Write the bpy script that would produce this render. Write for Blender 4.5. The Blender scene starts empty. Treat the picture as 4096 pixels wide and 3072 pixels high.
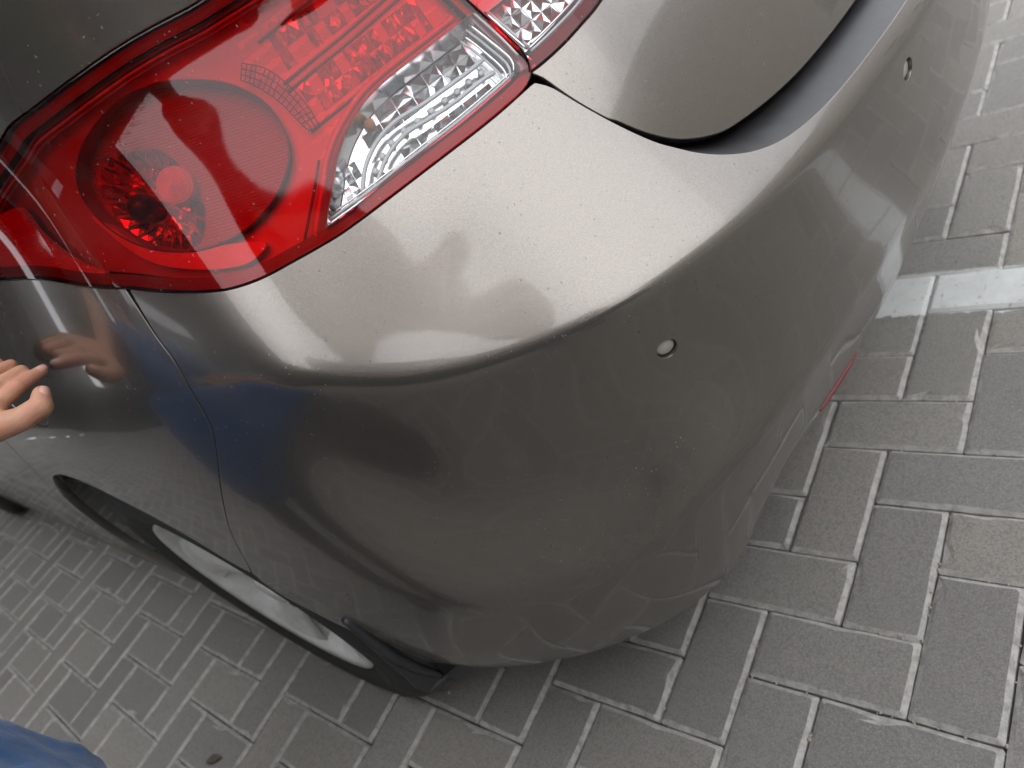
import bpy, math, random
import numpy as np
from mathutils import Vector, Matrix, geometry
R_ = math.radians
random.seed(7); rng = np.random.default_rng(7)
SC = bpy.context.scene
COL = SC.collection

# ------------------------------------------------------------------ camera
cam_d = bpy.data.cameras.new('camera'); cam = bpy.data.objects.new('camera', cam_d); COL.objects.link(cam)
CAM = Vector((0.47744, -0.84119, 0.97183))
c_r = Vector((0.71794002, 0.4614739, -0.52115637)); c_d = Vector((-0.00581101, -0.74467572, -0.66740116)); c_f = Vector((-0.69608071, 0.48218245, -0.53195087))
cam.matrix_world = Matrix(((c_r.x, -c_d.x, -c_f.x, CAM.x), (c_r.y, -c_d.y, -c_f.y, CAM.y), (c_r.z, -c_d.z, -c_f.z, CAM.z), (0, 0, 0, 1)))
cam_d.sensor_fit = 'HORIZONTAL'; cam_d.sensor_width = 36.0; cam_d.lens = 26.03
cam_d.clip_start = 0.02; cam_d.clip_end = 2000
cam_d.dof.use_dof = True; cam_d.dof.focus_distance = 0.66; cam_d.dof.aperture_fstop = 6.5
SC.camera = cam

# ------------------------------------------------------------------ world, sun, exposure
SUN_EL, SUN_AZ = R_(50), math.atan2(-0.50, 0.85)       # azimuth of the direction towards the sun (x,y)
W = bpy.data.worlds.new('World'); SC.world = W; W.use_nodes = True
W.cycles.sampling_method = 'MANUAL'; W.cycles.sample_map_resolution = 512
wn = W.node_tree; wn.nodes.clear()
def WN(t, **k):
    n = wn.nodes.new(t)
    for a, b in k.items(): setattr(n, a, b)
    return n
w_out = WN('ShaderNodeOutputWorld'); w_bg = WN('ShaderNodeBackground'); w_bg.inputs['Strength'].default_value = 0.092
sky = WN('ShaderNodeTexSky', sky_type='NISHITA', sun_disc=False)
sky.sun_elevation = SUN_EL; sky.sun_rotation = math.pi / 2 - SUN_AZ; sky.air_density = 1.0; sky.dust_density = 2.5; sky.ozone_density = 1.0; sky.altitude = 0
w_tc = WN('ShaderNodeTexCoord'); w_map = WN('ShaderNodeMapping'); w_map.inputs['Scale'].default_value = (1.0, 1.0, 2.4); w_map.inputs['Location'].default_value = (3.1, 1.7, 0.4)
w_noise = WN('ShaderNodeTexNoise'); w_noise.inputs['Scale'].default_value = 2.1; w_noise.inputs['Detail'].default_value = 4; w_noise.inputs['Roughness'].default_value = 0.55
w_ramp = WN('ShaderNodeValToRGB'); w_ramp.color_ramp.elements[0].position = 0.22; w_ramp.color_ramp.elements[1].position = 0.50
w_mix = WN('ShaderNodeMixRGB'); w_mix.inputs['Color2'].default_value = (23.5, 24.0, 25.2, 1)
L = wn.links.new
L(w_tc.outputs['Generated'], w_map.inputs['Vector']); L(w_map.outputs['Vector'], w_noise.inputs['Vector']); L(w_noise.outputs['Fac'], w_ramp.inputs['Fac'])
L(w_ramp.outputs['Color'], w_mix.inputs['Fac']); L(sky.outputs['Color'], w_mix.inputs['Color1']); L(w_mix.outputs['Color'], w_bg.inputs['Color']); L(w_bg.outputs['Background'], w_out.inputs['Surface'])
sun_d = bpy.data.lights.new('sun', 'SUN'); sun = bpy.data.objects.new('sun', sun_d); COL.objects.link(sun)
sun_d.energy = 0.7; sun_d.angle = R_(60); sun_d.color = (1.0, 0.98, 0.95)
sdir = Vector((math.cos(SUN_EL) * math.cos(SUN_AZ), math.cos(SUN_EL) * math.sin(SUN_AZ), math.sin(SUN_EL)))
sun.rotation_euler = sdir.to_track_quat('Z', 'Y').to_euler(); sun.location = sdir * 20
SC.view_settings.view_transform = 'Standard'; SC.view_settings.look = 'None'; SC.view_settings.gamma = 1.0; SC.view_settings.use_curve_mapping = False
SC.view_settings.exposure = 0.30
SC.render.engine = 'CYCLES'; SC.cycles.use_adaptive_sampling = True; SC.cycles.adaptive_threshold = 0.03; SC.cycles.use_denoising = True
SC.cycles.max_bounces = 6; SC.cycles.transparent_max_bounces = 10; SC.cycles.glossy_bounces = 4; SC.cycles.diffuse_bounces = 3; SC.cycles.caustics_reflective = False; SC.cycles.caustics_refractive = False
SC.render.resolution_x = 1024; SC.render.resolution_y = 768

# ------------------------------------------------------------------ materials
def mat(name):
    m = bpy.data.materials.new(name); m.use_nodes = True; nt = m.node_tree; nt.nodes.clear()
    out = nt.nodes.new('ShaderNodeOutputMaterial'); return m, nt, out
class NB:
    def __init__(s, name): s.m, s.t, s.out = mat(name)
    def n(s, t, ins=None, **k):
        x = s.t.nodes.new(t)
        for a, b in k.items(): setattr(x, a, b)
        for a, b in (ins or {}).items():
            if isinstance(b, bpy.types.NodeSocket): s.t.links.new(b, x.inputs[a])
            else:
                so = x.inputs[a]
                if so.type == 'RGBA' and hasattr(b, '__len__') and len(b) == 3: b = (*b, 1)
                so.default_value = b
        return x
    def pos(s): return s.n('ShaderNodeNewGeometry').outputs['Position']
    def noise(s, scale, detail=4, rough=.55, vec=None, dist=0.):
        i = {'Scale': scale, 'Detail': detail, 'Roughness': rough, 'Distortion': dist}
        if vec is not None: i['Vector'] = vec
        return s.n('ShaderNodeTexNoise', i).outputs['Fac']
    def ramp(s, fac, p0, p1, c0=(0, 0, 0, 1), c1=(1, 1, 1, 1)):
        r = s.n('ShaderNodeValToRGB', {'Fac': fac}); e = r.color_ramp.elements
        e[0].position = p0; e[1].position = p1; e[0].color = c0; e[1].color = c1; return r.outputs['Color']
    def math(s, op, a, b=None, c=None, clamp=False):
        x = s.n('ShaderNodeMath', operation=op, use_clamp=clamp)
        for i, v in enumerate((a, b, c)):
            if v is None: continue
            if isinstance(v, bpy.types.NodeSocket): s.t.links.new(v, x.inputs[i])
            else: x.inputs[i].default_value = v
        return x.outputs[0]
    def mix(s, fac, a, b, blend='MIX'):
        x = s.n('ShaderNodeMixRGB', blend_type=blend)
        for k, v in (('Fac', fac), ('Color1', a), ('Color2', b)):
            if isinstance(v, bpy.types.NodeSocket): s.t.links.new(v, x.inputs[k])
            else: x.inputs[k].default_value = v if k == 'Fac' or len(v) == 4 else (*v, 1)
        return x.outputs['Color']
    def bump(s, h, strength=.3, dist=.001, normal=None):
        i = {'Height': h, 'Strength': strength, 'Distance': dist}
        if normal is not None: i['Normal'] = normal
        return s.n('ShaderNodeBump', i).outputs['Normal']
    def bsdf(s, **k):
        x = s.n('ShaderNodeBsdfPrincipled', {a.replace('_', ' '): b for a, b in k.items()})
        return x.outputs['BSDF']
    def done(s, sh): s.t.links.new(sh, s.out.inputs['Surface']); return s.m
    def vmap(s, scale, loc=(0, 0, 0), rot=(0, 0, 0), vec=None):
        return s.n('ShaderNodeMapping', {'Vector': vec if vec is not None else s.pos(), 'Scale': scale, 'Location': loc, 'Rotation': rot}).outputs['Vector']
def simple(name, col, rough=.5, metal=0., bumps=None, var=0., coat=0., **k):
    b = NB(name); c = (*col, 1)
    if var:
        nz = b.noise(60, 5, .6, b.pos()); c = b.mix(nz, tuple(v * (1 - var) for v in col), tuple(min(1, v * (1 + var)) for v in col))
    kw = dict(Base_Color=c, Roughness=rough, Metallic=metal, Coat_Weight=coat, **k)
    if bumps: kw['Normal'] = b.bump(b.noise(bumps[0], 4, .6, b.pos()), bumps[1], bumps[2])
    return b.done(b.bsdf(**kw))
M = {}
def flecks(b, scale, thr, seed, stretch=(1, 1, 1), density=.5):
    """tiny dust flecks: 1 inside small irregular blobs"""
    v = b.vmap(tuple(scale * q for q in stretch), loc=(seed, seed * 1.7, seed * .3))
    wob = b.n('ShaderNodeMixRGB', {'Fac': .35, 'Color1': v, 'Color2': b.n('ShaderNodeTexNoise', {'Vector': v, 'Scale': 2.6, 'Detail': 0}).outputs['Color']}, blend_type='ADD').outputs['Color']
    vo = b.n('ShaderNodeTexVoronoi', {'Vector': wob, 'Scale': 1.0, 'Randomness': 1.0})
    near = b.math('LESS_THAN', vo.outputs['Distance'], thr)
    pick = b.math('LESS_THAN', b.n('ShaderNodeSeparateColor', {'Color': vo.outputs['Color']}).outputs[0], density)
    return b.math('MULTIPLY', near, pick)
def paint(name, dust=.16, grime=1.0):
    b = NB(name); P = b.pos()
    fine = b.noise(1500, 1, .6, P); film = b.noise(9, 5, .65, P)
    flake = b.mix(fine, (.114, .104, .094), (.246, .224, .203))
    f1 = flecks(b, 210, .13, 3.1, (1, 1, .5), .30); f2 = flecks(b, 110, .075, 7.7, (1, 1, 1), .5)
    fl = b.math('MULTIPLY', b.math('MAXIMUM', f1, f2), b.math('MULTIPLY', b.ramp(film, .40, .62), .75 * grime), clamp=True)
    zc = b.n('ShaderNodeSeparateXYZ', {'Vector': P}).outputs['Z']
    yc = b.math('ABSOLUTE', b.math('SUBTRACT', b.n('ShaderNodeSeparateXYZ', {'Vector': P}).outputs['Y'], .14)); flank = b.n('ShaderNodeMapRange', {'Value': yc, 'From Min': .81, 'From Max': .865}).outputs[0]      # spray thrown along the flanks by the wheels
    low = b.math('MULTIPLY_ADD', b.math('SUBTRACT', 1.0, b.n('ShaderNodeMapRange', {'Value': zc, 'From Min': .25, 'From Max': .80}).outputs[0]), b.math('MULTIPLY_ADD', flank, .62, .20), .03)      # road film is thicker low down
    fm = b.math('MULTIPLY', b.math('MULTIPLY_ADD', b.ramp(film, .3, .75), .8, .5), low)
    dm = b.math('MAXIMUM', b.math('MULTIPLY', fm, grime), fl)
    met = b.bsdf(Base_Color=flake, Metallic=.85, Roughness=.25, Coat_Weight=.9, Coat_Roughness=.05, Coat_IOR=1.45, Normal=b.bump(fine, .10, .0004))
    du = b.n('ShaderNodeBsdfDiffuse', {'Color': (.215, .197, .175, 1)}).outputs[0]
    return b.done(b.n('ShaderNodeMixShader', {0: dm, 1: met, 2: du}).outputs[0])
M['paint'] = paint('metallic_paint')
M['black'] = simple('black_void', (.006, .006, .006), .9)
M['plastic'] = simple('black_plastic', (.030, .032, .035), .40, bumps=(400, .25, .0006), var=.3)
def rubber():
    b = NB('rubber'); d = b.ramp(b.noise(18, 6, .65, b.pos()), .35, .75)
    return b.done(b.bsdf(Base_Color=b.mix(d, (.012, .012, .012), (.036, .034, .031)), Roughness=b.math('MULTIPLY_ADD', d, .3, .55), Normal=b.bump(b.noise(350, 3, .6, b.pos()), .25, .0006)))
M['rubber'] = rubber()
def alloy():
    b = NB('alloy'); d = b.ramp(b.noise(30, 6, .7, b.pos()), .45, .85)
    c = b.mix(d, (.82, .82, .80), (.52, .50, .46))
    return b.done(b.bsdf(Base_Color=c, Metallic=.15, Roughness=b.math('MULTIPLY_ADD', d, .25, .30), Coat_Weight=.6, Coat_Roughness=.08))
M['alloy'] = alloy()
M['sensor'] = simple('sensor_face', (.46, .44, .40), .5, var=.12)
M['chrome'] = simple('chrome', (.82, .83, .84), .16, 1.0)
M['step'] = simple('step_lid_reflection', (.028, .028, .030), .42, bumps=(120, .2, .001), var=.35)  # dark reflection of the trunk lid put into the bumper step's colour
def facets(name, col, scale, rough=.12, metal=1., strength=1.0, dist=.004):
    b = NB(name); v = b.n('ShaderNodeTexVoronoi', {'Vector': b.pos(), 'Scale': scale})
    h = b.n('ShaderNodeSeparateColor', {'Color': v.outputs['Color']}).outputs[0]
    # every cell leans its own way: a tilted plane per cell
    rel = b.n('ShaderNodeVectorMath', {0: b.n('ShaderNodeVectorMath', {0: b.pos(), 1: (scale,) * 3}, operation='MULTIPLY').outputs[0], 1: b.n('ShaderNodeVectorMath', {0: v.outputs['Position'], 1: (scale,) * 3}, operation='MULTIPLY').outputs[0]}, operation='SUBTRACT').outputs[0]
    dirv = b.n('ShaderNodeVectorMath', {0: v.outputs['Color'], 1: (.5, .5, .5)}, operation='SUBTRACT').outputs[0]
    dt = b.n('ShaderNodeVectorMath', {0: rel, 1: dirv}, operation='DOT_PRODUCT').outputs['Value']
    return b.done(b.bsdf(Base_Color=col, Metallic=metal, Roughness=rough, Normal=b.bump(dt, strength, dist)))
M['chrome_facets'] = facets('chrome_facets', (.80, .81, .82), 55, .16, strength=.55)
M['inner_facets'] = facets('inner_facets', (.92, .90, .90), 150, .22, metal=.6)
def lens(name, tint, rough=.03, dusty=.10):
    b = NB(name)
    tr = b.n('ShaderNodeBsdfTransparent', {'Color': (*tint, 1)}).outputs[0]
    gl = b.n('ShaderNodeBsdfGlossy', {'Color': (1, 1, 1, 1), 'Roughness': rough}).outputs[0]
    fr = b.n('ShaderNodeFresnel', {'IOR': 1.42}).outputs[0]
    sh = b.n('ShaderNodeMixShader', {0: fr, 1: tr, 2: gl}).outputs[0]
    f1 = flecks(b, 260, .11, 2.1, (1, 1, .4), .22); f2 = flecks(b, 150, .07, 5.5, (1, 1, .7), .35)
    film = b.math('MULTIPLY', b.ramp(b.noise(16, 6, .65, b.pos()), .4, .8), dusty, clamp=True)
    dm = b.math('MAXIMUM', b.math('MULTIPLY', b.math('MAXIMUM', f1, f2), .4), film)
    du = b.n('ShaderNodeBsdfDiffuse', {'Color': (.5, .40, .39, 1)}).outputs[0]
    return b.done(b.n('ShaderNodeMixShader', {0: dm, 1: sh, 2: du}).outputs[0])
M['lens_red'] = lens('red_lens', (.96, .020, .042), dusty=.03)
M['lens_clear'] = lens('clear_lens', (.94, .95, .96), dusty=.16)
M['glass'] = lens('window_glass', (.25, .28, .28), .01, .02)
def ribbed(name, col, freq, metal=.6, rough=.3, dirv=(0, 0, 1), strength=.6):
    b = NB(name); d = b.n('ShaderNodeVectorMath', {0: b.pos(), 1: tuple(freq * q for q in dirv)}, operation='DOT_PRODUCT').outputs['Value']
    h = b.math('SINE', d); return b.done(b.bsdf(Base_Color=col, Metallic=metal, Roughness=rough, Normal=b.bump(h, strength, .0006)))
M['disc_ribbed'] = ribbed('ribbed_reflector', (.46, .44, .44), 3000, .3, .35, (.35, .1, .93))
M['housing'] = simple('lamp_housing', (.16, .05, .05), .35)
M['lampblack'] = simple('lamp_black', (.03, .02, .02), .35)
M['mid_red'] = simple('lamp_inner', (.50, .48, .48), .35, .2, bumps=(260, .3, .001))
M['bright_red'] = simple('lamp_bright', (.85, .83, .80), .4, .1, bumps=(90, .35, .004))
M['facet_dark'] = simple('facet_dark', (.16, .15, .15), .2, .5)
def retro():
    b = NB('retro_reflector'); v = b.n('ShaderNodeTexVoronoi', {'Vector': b.pos(), 'Scale': 520.0, 'Randomness': 0.15})
    return b.done(b.bsdf(Base_Color=(.95, .93, .93), Metallic=.0, Roughness=.3, Normal=b.bump(v.outputs['Distance'], 1.0, .0015)))
M['retro'] = retro()
M['white_plastic'] = simple('frosted_plastic', (.72, .74, .75), .25, 0., coat=.4)
M['amber'] = simple('amber_bulb', (.75, .28, .03), .15, 0., coat=1.)
M['rim_red'] = simple('rim_red', (.20, .012, .02), .3, coat=.5)
M['dark_red'] = simple('red_trim', (.20, .010, .016), .3, coat=.5)
M['skin'] = None
def skin():
    b = NB('skin'); P = b.pos(); nz = b.noise(70, 4, .6, P); lowf = b.noise(26, 3, .5, P)
    c = b.mix(nz, (.47, .235, .145), (.60, .340, .225)); c = b.mix(b.ramp(lowf, .42, .68), c, (.56, .245, .165))
    cr = b.noise(330, 4, .65, b.vmap((1, .35, 1))); fine = b.noise(900, 2, .6, P)
    return b.done(b.bsdf(Base_Color=c, Roughness=.50, Subsurface_Weight=.15, Subsurface_Radius=(.006, .0025, .0015), Subsurface_Scale=1.0, Normal=b.bump(b.math('MULTIPLY_ADD', fine, .35, cr), .5, .0010)))
M['skin'] = skin()
M['nail'] = simple('nail', (.66, .36, .29), .28, coat=.4)
def cloth(name, col, sc=900):
    b = NB(name); nz = b.noise(14, 6, .6, b.pos()); w = b.noise(sc, 2, .5, b.vmap((1, 1, .4)))
    c = b.mix(nz, tuple(v * .75 for v in col), tuple(v * 1.15 for v in col))
    return b.done(b.bsdf(Base_Color=c, Roughness=.85, Sheen_Weight=.25, Normal=b.bump(b.math('MULTIPLY_ADD', w, .25, b.math('MULTIPLY', b.noise(30, 4, .6, b.pos()), 1.0)), .45, .006)))
M['blue'] = cloth('blue_cloth', (.020, .105, .29)); M['jeans'] = cloth('jeans_cloth', (.035, .048, .075)); M['darkshirt'] = cloth('dark_cloth', (.03, .03, .033)); M['shirt'] = cloth('grey_trousers', (.05, .05, .055)); M['hair'] = simple('hair', (.02, .014, .01), .5, bumps=(300, .6, .004)); M['shoe'] = simple('shoe', (.05, .05, .055), .6, var=.2)

def paver_mat():
    b = NB('concrete_paver'); P = b.pos()
    oi = b.n('ShaderNodeObjectInfo').outputs['Random']; at = b.n('ShaderNodeAttribute', attribute_name='rnd').outputs['Fac']
    rv = b.math('FRACT', b.math('ADD', oi, at))
    grain = b.noise(620, 2, .7, P); mid = b.noise(26, 4, .62, P); big = b.noise(2.3, 2, .55, P); m2 = b.noise(70, 4, .7, P)
    c = b.mix(mid, (.148, .142, .132), (.238, .229, .214))
    c = b.mix(b.math('MULTIPLY', rv, .75), c, (.215, .198, .176), 'MIX')
    c = b.mix(b.ramp(grain, .42, .72), c, (.285, .274, .256), 'MIX')
    r2 = b.math('FRACT', b.math('MULTIPLY', rv, 7.31)); c = b.mix(1.0, c, b.mix(r2, (.80, .80, .81), (1.12, 1.10, 1.06)), 'MULTIPLY')
    vs = b.n('ShaderNodeTexVoronoi', {'Vector': P, 'Scale': 330.0}); specks = b.math('LESS_THAN', vs.outputs['Distance'], .17)
    c = b.mix(b.math('MULTIPLY', specks, .45), c, (.46, .45, .425))
    pits = b.math('GREATER_THAN', vs.outputs['Distance'], .62); c = b.mix(b.math('MULTIPLY', pits, .38), c, (.10, .098, .094))
    dark = b.ramp(m2, .70, .76); c = b.mix(b.math('MULTIPLY', dark, .5), c, (.07, .068, .064))
    c = b.mix(b.ramp(big, .35, .7), b.mix(.25, c, (.14, .13, .117)), c)
    # worn, lighter chamfers and shoulders
    nz = b.n('ShaderNodeSeparateXYZ', {'Vector': b.n('ShaderNodeNewGeometry').outputs['True Normal']}).outputs['Z']
    edge = b.math('LESS_THAN', nz, .93); c = b.mix(b.math('MULTIPLY', edge, b.ramp(m2, .25, .6)), c, (.40, .385, .358))
    # painted parking line
    y = b.n('ShaderNodeSeparateXYZ', {'Vector': P}).outputs['Y']
    wob = b.math('MULTIPLY', b.math('SUBTRACT', b.noise(34, 5, .7, P), .5), .038)
    lo = b.math('GREATER_THAN', b.math('ADD', y, wob), .193); hi = b.math('LESS_THAN', b.math('ADD', y, b.math('MULTIPLY', wob, .25)), .3045)
    worn = b.ramp(m2, .30, .40); pm = b.math('MULTIPLY', b.math('MULTIPLY', lo, hi), worn)
    c = b.mix(pm, c, b.mix(mid, (.42, .435, .42), (.66, .67, .65)))
    h = b.math('ADD', b.math('MULTIPLY', grain, .6), b.math('MULTIPLY', mid, .7))
    return b.done(b.bsdf(Base_Color=c, Roughness=.82, Normal=b.bump(h, .8, .0022)))
M['paver'] = paver_mat()
def sand():
    b = NB('joint_sand'); P = b.pos(); n1 = b.noise(500, 4, .7, P)
    return b.done(b.bsdf(Base_Color=b.mix(n1, (.022, .020, .017), (.085, .078, .066)), Roughness=.95, Normal=b.bump(n1, .6, .002)))
M['sand'] = sand()
def farground():
    b = NB('far_paving'); P = b.pos()
    br = b.n('ShaderNodeTexBrick', {'Vector': P, 'Color1': (.25, .245, .235, 1), 'Color2': (.30, .295, .28, 1), 'Mortar': (.16, .155, .145, 1), 'Scale': 5.0, 'Mortar Size': .012})
    return b.done(b.bsdf(Base_Color=b.mix(b.noise(3, 5, .6, P), br.outputs['Color'], (.2, .19, .18)), Roughness=.85))
M['far'] = farground()

# ------------------------------------------------------------------ object helpers
def tag(o, label=None, cat=None, group=None, kind=None):
    for k, v in (('label', label), ('category', cat), ('group', group), ('kind', kind)):
        if v: o[k] = v
    return o
def empty(name, loc=(0, 0, 0)):
    o = bpy.data.objects.new(name, None); COL.objects.link(o); o.location = loc; o.empty_display_size = .1; return o
def link(name, me, mt, parent=None):
    o = bpy.data.objects.new(name, me); COL.objects.link(o)
    if mt is not None: me.materials.append(mt)
    if parent is not None:
        o.parent = parent
        if parent.type == 'EMPTY': o.matrix_parent_inverse = Matrix.Translation(-parent.location)
    return o
def mesh(name, V, F, mt, parent=None, smooth=True, normals=None):
    me = bpy.data.meshes.new(name); me.from_pydata([tuple(map(float, v)) for v in V], [], [tuple(map(int, f)) for f in F]); me.update()
    if smooth: me.polygons.foreach_set('use_smooth', [True] * len(me.polygons))
    if normals is not None: me.normals_split_custom_set_from_vertices([tuple(map(float, n)) for n in normals])
    return link(name, me, mt, parent)
class MB:
    """collects shapes for one mesh"""
    def __init__(s): s.V = []; s.F = []
    def add(s, V, F):
        k = len(s.V); s.V += [tuple(map(float, v)) for v in V]; s.F += [tuple(int(i) + k for i in f) for f in F]; return s
    def tube(s, P, r, n=8, closed=False, cap=True):
        P = [Vector(p) for p in P]; m = len(P); rr = r if hasattr(r, '__len__') else [r] * m
        V = []; F = []; up = None
        for i, p in enumerate(P):
            a = P[i - 1] if i or closed else p; b = P[(i + 1) % m] if i < m - 1 or closed else p
            t = (b - a).normalized()
            if up is None: up = t.orthogonal().normalized()
            up = (up - t * up.dot(t)).normalized(); w = t.cross(up)
            for k in range(n):
                q = 2 * math.pi * k / n; V.append(p + (up * math.cos(q) + w * math.sin(q)) * rr[i])
        for i in range(m if closed else m - 1):
            for k in range(n):
                a = i * n + k; b = i * n + (k + 1) % n; c = ((i + 1) % m) * n; F.append((a, b, c + (k + 1) % n, c + k))
        if cap and not closed: F += [tuple(range(n))[::-1], tuple((m - 1) * n + k for k in range(n))]
        return s.add(V, F)
    def lathe(s, prof, n, origin, axis_u, axis_v, axis_w, a0=0, a1=2 * math.pi):
        """prof: list of (radius, along axis_w)"""
        full = abs(a1 - a0) > 6.28; cnt = n if full else n + 1; O = Vector(origin); u, v, w = map(Vector, (axis_u, axis_v, axis_w)); V = []; F = []
        for i in range(cnt):
            q = a0 + (a1 - a0) * i / n
            for r, h in prof: V.append(O + (u * math.cos(q) + v * math.sin(q)) * r + w * h)
        m = len(prof)
        for i in range(n):
            for k in range(m - 1):
                a = i * m + k; b = ((i + 1) % cnt) * m + k; F.append((a, b, b + 1, a + 1))
        return s.add(V, F)
    def box(s, lo, hi):
        x0, y0, z0 = lo; x1, y1, z1 = hi
        return s.add([(x0, y0, z0), (x1, y0, z0), (x1, y1, z0), (x0, y1, z0), (x0, y0, z1), (x1, y0, z1), (x1, y1, z1), (x0, y1, z1)],
                     [(0, 3, 2, 1), (4, 5, 6, 7), (0, 1, 5, 4), (1, 2, 6, 5), (2, 3, 7, 6), (3, 0, 4, 7)])
    def build(s, name, mt, parent=None, smooth=True): return mesh(name, s.V, s.F, mt, parent, smooth)

# ------------------------------------------------------------------ ground: herringbone concrete pavers
GX0, GX1, GY0, GY1 = -5.2, 2.6, -3.2, 3.2
bed = mesh('pavement', [(GX0, GY0, -.011), (GX1, GY0, -.011), (GX1, GY1, -.011), (GX0, GY1, -.011)], [(0, 1, 2, 3)], M['sand'], smooth=False)
tag(bed, 'grey herringbone paved parking area with sand joints', 'pavement', kind='structure')
B_ = 400.0
gv = [(-B_, -B_, -.002), (B_, -B_, -.002), (B_, B_, -.002), (-B_, B_, -.002), (GX0, GY0, -.002), (GX1, GY0, -.002), (GX1, GY1, -.002), (GX0, GY1, -.002)]
gr = mesh('ground', gv, [(0, 1, 5, 4), (1, 2, 6, 5), (2, 3, 7, 6), (3, 0, 4, 7)], M['far'], smooth=False)
tag(gr, 'paved ground stretching away around the parked car', 'ground', kind='structure')
def paver_shape(seed):
    r = random.Random(seed); L_, W_ = .0988, .0488           # half sizes, 2.4 mm joints
    def ring(inset, z, jit, cr):
        pts = []
        for cx, cy, a0 in ((L_ - inset - cr, W_ - inset - cr, 0), (-(L_ - inset - cr), W_ - inset - cr, 90), (-(L_ - inset - cr), -(W_ - inset - cr), 180), (L_ - inset - cr, -(W_ - inset - cr), 270)):
            for d in (8, 45, 82):
                a = R_(a0 + d); pts.append([cx + cr * math.cos(a), cy + cr * math.sin(a), z])
            # two extra points along the following side
        out = []
        for i, p in enumerate(pts):
            out.append(p)
            if i % 3 == 2:
                q = pts[(i + 1) % 12]
                nn = 5 if i in (2, 8) else 3
                for t in [(k + 1) / (nn + 1) for k in range(nn)]: out.append([p[0] + (q[0] - p[0]) * t, p[1] + (q[1] - p[1]) * t, z])
        return [(x + r.uniform(-jit, jit), y + r.uniform(-jit, jit), zz + r.uniform(-jit, jit) * .25) for x, y, zz in out]
    rings = [ring(0, -.03, 0, .003), ring(0, -.0048, .0004, .003), ring(.0062, 0, .0008, .0035), ring(.0150, .0002, .0, .004)]
    for _ in range(r.choice((1, 2, 3, 3))):           # chipped edges
        k = r.randrange(len(rings[2])); x, y, z = rings[2][k]; d = r.uniform(.01, .045); rings[2][k] = (x * (1 - d), y * (1 - d * 1.6), z - r.uniform(.0008, .0022)); x, y, z = rings[1][k]; rings[1][k] = (x * (1 - d * .25), y * (1 - d * .5), z - .001)
    n = len(rings[0]); V = rings[0] + rings[1] + rings[2] + rings[3]; F = []
    for k in range(3):
        for i in range(n): j = (i + 1) % n; F.append((k * n + i, k * n + j, (k + 1) * n + j, (k + 1) * n + i))
    F.append(tuple(3 * n + i for i in range(n))); return V, F
PSH = [paver_shape(s) for s in range(14)]
PME = []
for V, F in PSH:
    me = bpy.data.meshes.new('paver'); me.from_pydata(V, [], F); me.materials.append(M['paver']); PME.append(me)
# outline of the car in the view (1024 x 768), only used to rank which pavers show
CARPOLY = [(-5, 504), (185, 574), (324, 657), (398, 683), (467, 668), (547, 664), (639, 635), (713, 581), (768, 498), (877, 319), (938, 188), (976, 81), (987, -5), (-5, -5)]
def inpoly(x, y, poly):
    c = False; j = len(poly) - 1
    for i in range(len(poly)):
        xi, yi = poly[i]; xj, yj = poly[j]
        if (yi > y) != (yj > y) and x < (xj - xi) * (y - yi) / (yj - yi) + xi: c = not c
        j = i
    return c
def view(p):
    v = Vector(p) - CAM; d = v.dot(c_f)
    if d < .05: return None
    k = 2961.46 / 4; return 512 + v.dot(c_r) / d * k, 384 + v.dot(c_d) / d * k, d
cells = []
for xi in range(int(GX0 * 10), int(GX1 * 10)):
    for bi in range(int(-GY1 * 10), int(-GY0 * 10)):
        k = (xi - bi) % 4
        if k == 0: cx, cy, rot = xi * .1 + .1, -bi * .1 - .05, 0.
        elif k == 3: cx, cy, rot = xi * .1 + .05, -bi * .1 - .1, math.pi / 2
        else: continue
        if not (GX0 < cx < GX1 and GY0 < cy < GY1): continue
        show = 0
        for dx in (-.09, 0, .09):
            c, s = math.cos(rot), math.sin(rot); q = view((cx + dx * c, cy + dx * s, 0))
            if q and -20 < q[0] < 1044 and -20 < q[1] < 788 and not inpoly(q[0], q[1], CARPOLY): show = max(show, 1 / q[2] ** 2)
        cells.append((show, cx, cy, rot))
cells.sort(key=lambda c: -c[0])
JV, JF, JR = [], [], []
for i, (show, cx, cy, rot) in enumerate(cells):
    v = random.randrange(14); dz = random.gauss(0, .0006); tx, ty = random.gauss(0, .0035), random.gauss(0, .0035); rz = rot + random.gauss(0, .0035) + random.choice((0, math.pi))
    mtx = Matrix.Translation((cx + random.gauss(0, .0005), cy + random.gauss(0, .0005), dz)) @ Matrix.Rotation(rz, 4, 'Z') @ Matrix.Rotation(tx, 4, 'X') @ Matrix.Rotation(ty, 4, 'Y')
    if show > 0 and i < 300:
        o = bpy.data.objects.new('paver', PME[v]); COL.objects.link(o); o.parent = bed; o.matrix_world = mtx
    else:
        V, F = PSH[v]; k = len(JV); JV += [mtx @ Vector(p) for p in V]; JF += [tuple(a + k for a in f) for f in F]; JR += [random.random()] * len(V)
pf = mesh('paver_field', JV, JF, M['paver'], bed, smooth=False); pf['kind'] = 'stuff'
at = pf.data.attributes.new('rnd', 'FLOAT', 'POINT'); at.data.foreach_set('value', JR)
print('pavers', len(cells), 'shown', sum(c[0] > 0 for c in cells))

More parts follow.
